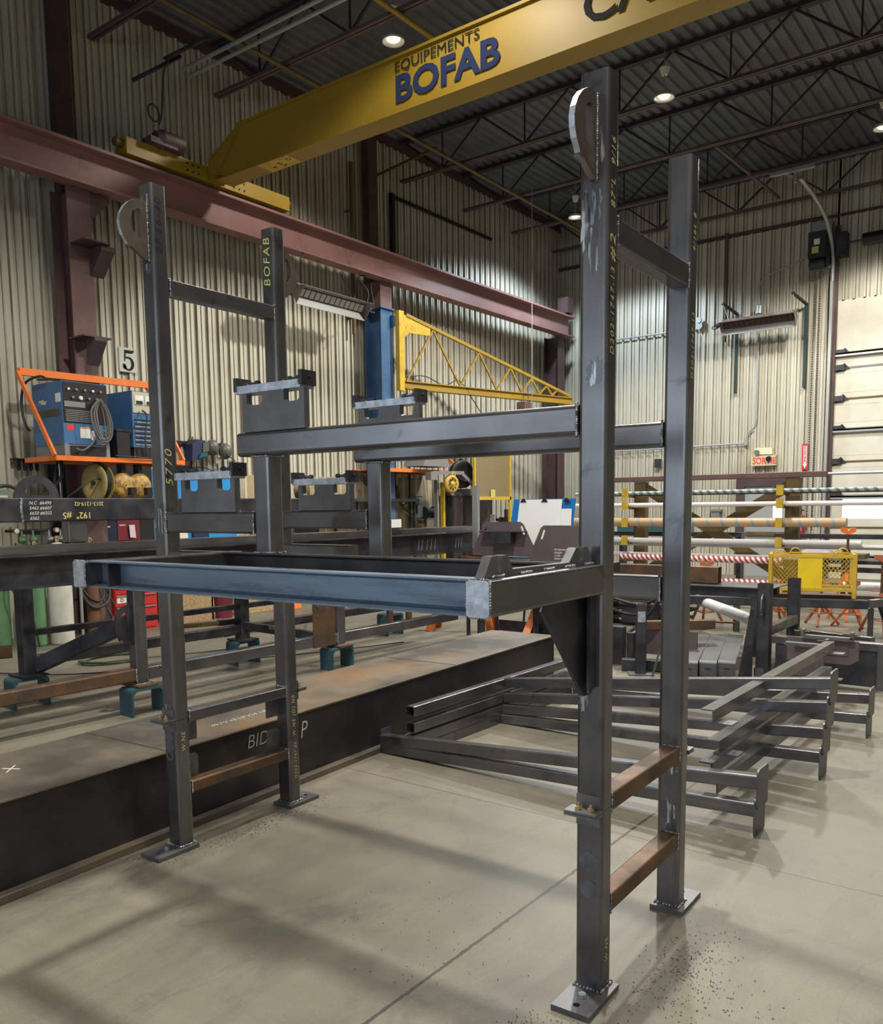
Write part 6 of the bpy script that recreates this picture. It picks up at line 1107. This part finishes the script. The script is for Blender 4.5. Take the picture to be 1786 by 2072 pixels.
epart('door_leaf', MB().box(-2.85,-1.80,YF-.08,YF-.04,0,2.14), M['doorgrey']); epart('door_frame', MB().box(-3.05,-2.85,YF-.13,YF-.02,0,2.34).box(-1.80,-1.62,YF-.13,YF-.02,0,2.34).box(-2.85,-1.80,YF-.13,YF-.02,2.14,2.34), M['primerdark']); epart('window_pane', MB().box(-2.18,-1.98,YF-.085,YF-.08,1.38,1.72), M['daylight']); epart('crash_bar', MB().box(-2.8,-1.9,YF-.14,YF-.08,.98,1.06), M['mustard'])
t = thing('wall_box', 'small grey electrical box on the far wall left of the exit door', 'electrical box', (-3.5,18.3,1.2)); part('box', MB().box(-3.62,-3.42,18.2,18.36,1.35,1.55), M['grey'], t); part('cover', MB().box(-3.66,-3.38,18.18,18.36,1.55,1.60), M['grey'], t)
t = thing('wall_box', 'small grey thermostat box high on the far wall between the right posts', 'electrical box', (-5.0,18.3,2.7)); part('box', MB().box(-5.12,-4.96,18.25,18.36,2.68,2.88), M['grey'], t); part('lid', MB().box(-5.13,-4.95,18.24,18.25,2.67,2.89), M['dark'], t)
solo('teal_box', MB().box(-3.6,-2.2,12.9,13.3,1.22,1.36), mat('dull_teal', (.06,.15,.18), .5), 'dull teal bar behind the left rack upright', 'bar')
t = thing('rack_shelf', 'low dark stand behind the left rack upright carrying the teal bar', 'stand', (-2.9,13.1,0)); part('beam', MB().box(-3.7,-1.2,12.95,13.25,1.14,1.22), M['dark'], t)
for x in (-3.6,-1.3): part('leg', MB().box(x,x+.08,13.0,13.2,0,1.14), M['dark'], t)

# ------------------------------------------------------------ metal shavings and grit on the floor
M['grit'] = mat('grit', (.08,.072,.068), .5, .3)
def shavings(label, regions, seed):
    rr = random.Random(seed); mb = MB()
    for cx, cy, rx, ry, n in regions:
        for k in range(n):
            x = cx+rr.gauss(0, rx*.5); y = cy+rr.gauss(0, ry*.5); a = rr.uniform(0, PI); l = rr.uniform(.001, .0042); q = rr.uniform(.0008, .0018)
            ca, sa = math.cos(a), math.sin(a); mb.add([(x+ca*l-sa*q, y+sa*l+ca*q, .001), (x-ca*l-sa*q, y-sa*l+ca*q, .0035), (x-ca*l+sa*q, y-sa*l-ca*q, .001), (x+ca*l+sa*q, y+sa*l-ca*q, .002), (x, y, .004)], [(0,1,4),(1,2,4),(2,3,4),(3,0,4)])
    o = solo('metal_shavings', mb, M['grit'], label, 'shavings'); o['kind'] = 'stuff'
shavings('dark metal shavings scattered on the floor between the two left base plates', [(.16, .45, .10, .55, 420), (.05, -.12, .12, .14, 120)], 1)
shavings('dark grit and shavings on the floor around the two right base plates', [(2.62, .45, .16, .35, 300), (2.38, -.22, .14, .10, 130), (2.75, .2, .25, .3, 120), (1.75, .05, .5, .5, 60)], 2)
